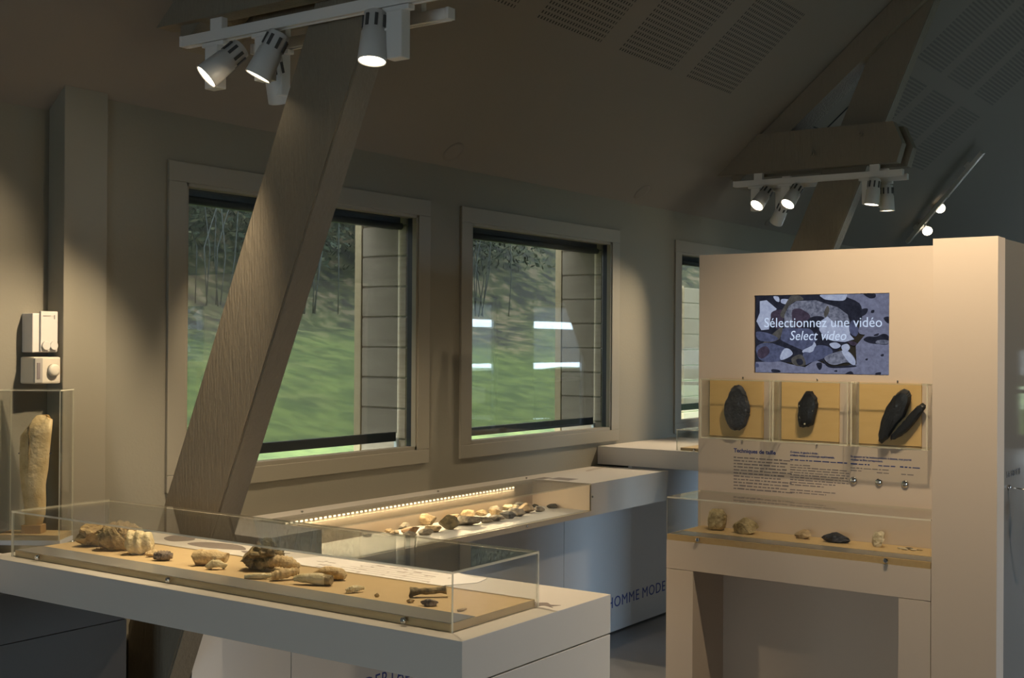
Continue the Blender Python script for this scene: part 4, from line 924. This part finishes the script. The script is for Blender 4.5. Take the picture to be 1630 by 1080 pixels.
# low case on the kiosk counter
t = kthing('display_case', 'clear acrylic case on the kiosk ledge below the printed text', 'display case', .56, .15, .867)
kb((.002, .002, .8672), (1.1155, .300, .892), .001).build('base_board', M['wood'], t)
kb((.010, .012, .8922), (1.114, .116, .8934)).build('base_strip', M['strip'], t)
kb((.010, .118, .8922), (1.114, .300, .8945), .0005).build('top_board', M['board'], t)
m = MB(); m.pane((.001, 0, 1.045), (1.1165, .3012, 1.051), KX); m.pane((.001, -.0005, .8675), (1.1165, .0015, 1.045), KX); m.pane((.001, .0015, .8675), (.002, .3012, 1.045), KX)
m.build('acrylic_cover', [M['acrylic'], M['edge2']], t)
for u in (.152, .949):
    X = KX @ frame((u, -.001, .882), (1, 0, 0), (0, 0, 1)); m = MB(); m.lathe([(.005, 0), (.005, .004), (.009, .004), (.009, .010), (.006, .012)], X, 14); m.build('fastener', M['chrome'], t)
def krock(name, u, v, w, d, h, m_, label, seed, **kw):
    p = KX @ Vector((u, v, .895)); return rock(name, p.x, p.y, .895, w, d, h, m_, label, 'stone', seed, rz=-91.5, **kw)
krock('flint_nodule', .122, .215, .098, .085, .105, M['nodule'], 'round yellow grey nodule, leftmost on the kiosk ledge', 101, amp=.16, cuts=4)
krock('knapped_flint', .270, .19, .125, .075, .075, M['nodule'], 'angular brown stone, second from the left on the kiosk ledge', 107, amp=.25, cuts=7, tilt=(0, -14))
krock('knapped_flint', .522, .225, .082, .05, .040, M['flint_tan'], 'small tan pebble, third from the left on the kiosk ledge', 111, tilt=(0, -12))
krock('knapped_flint', .664, .215, .115, .06, .046, M['flint_blue'], 'dark grey oval stone, fourth from the left on the kiosk ledge', 113, cuts=3, amp=.18)
krock('knapped_flint', .838, .215, .068, .05, .066, M['cortex'], 'pale broken stone, fifth from the left on the kiosk ledge', 117, cuts=7)
FL = [(.925, .225, .030, 'cortex', 'pale thin chip, leftmost of the chips at the right of the kiosk ledge'), (.948, .205, .034, 'cortex', 'pale thin chip in front among the chips on the kiosk ledge'), (.955, .235, .032, 'flint_dark', 'dark thin chip in the middle of the chips on the kiosk ledge'),
      (.978, .21, .032, 'cortex', 'pale thin chip right of the dark chip on the kiosk ledge'), (.998, .23, .030, 'flint_tan', 'tan thin chip, rightmost on the kiosk ledge')]
for i, (u, v, w, mm, lb) in enumerate(FL): krock('flint_chip', u, v, w, w*.6, .009, M[mm], lb, 130+i, sub=2, group='thin flint chips on the kiosk ledge')

# audio handset on its hook at the kiosk side
t = kthing('wall_hook', 'small brass hook on the dark side of the kiosk', 'hook', 1.347, .18, 1.17)
m = MB(); m.lathe([(.010, 0), (.010, .006), (.005, .010)], KX @ frame((1.346, .172, 1.172), (0, 1, 0), (0, 0, 1)), 14); m.build('plate', M['chrome'], t)
m = MB(); m.tube([KX @ Vector(p) for p in ((1.352, .172, 1.172), (1.385, .190, 1.168), (1.405, .205, 1.162), (1.412, .212, 1.150))], .0035, 8); m.build('arm', M['chrome'], t)
t = kthing('audio_handset', 'dark audio earpiece hanging from the brass hook', 'earpiece', 1.412, .212, 1.09)
m = MB(); m.tube([KX @ Vector(p) for p in ((1.412, .212, 1.146), (1.412, .212, 1.125))], .004, 8); m.build('hanging_ring', M['chrome'], t)
m = MB(); m.lathe([(.004, -.075), (.007, -.045), (.016, -.03), (.019, -.01), (.017, .0), (.006, .004)], KX @ Matrix.Translation((1.412, .212, 1.122)), 16); m.build('earpiece_body', M['black'], t)
m = MB(); m.tube([KX @ Vector(p) for p in ((1.412, .212, 1.05), (1.405, .235, .98), (1.40, .27, .90), (1.395, .31, .86), (1.40, .36, .93), (1.385, .40, 1.08))], .004, 8); m.build('cord', M['black'], t)
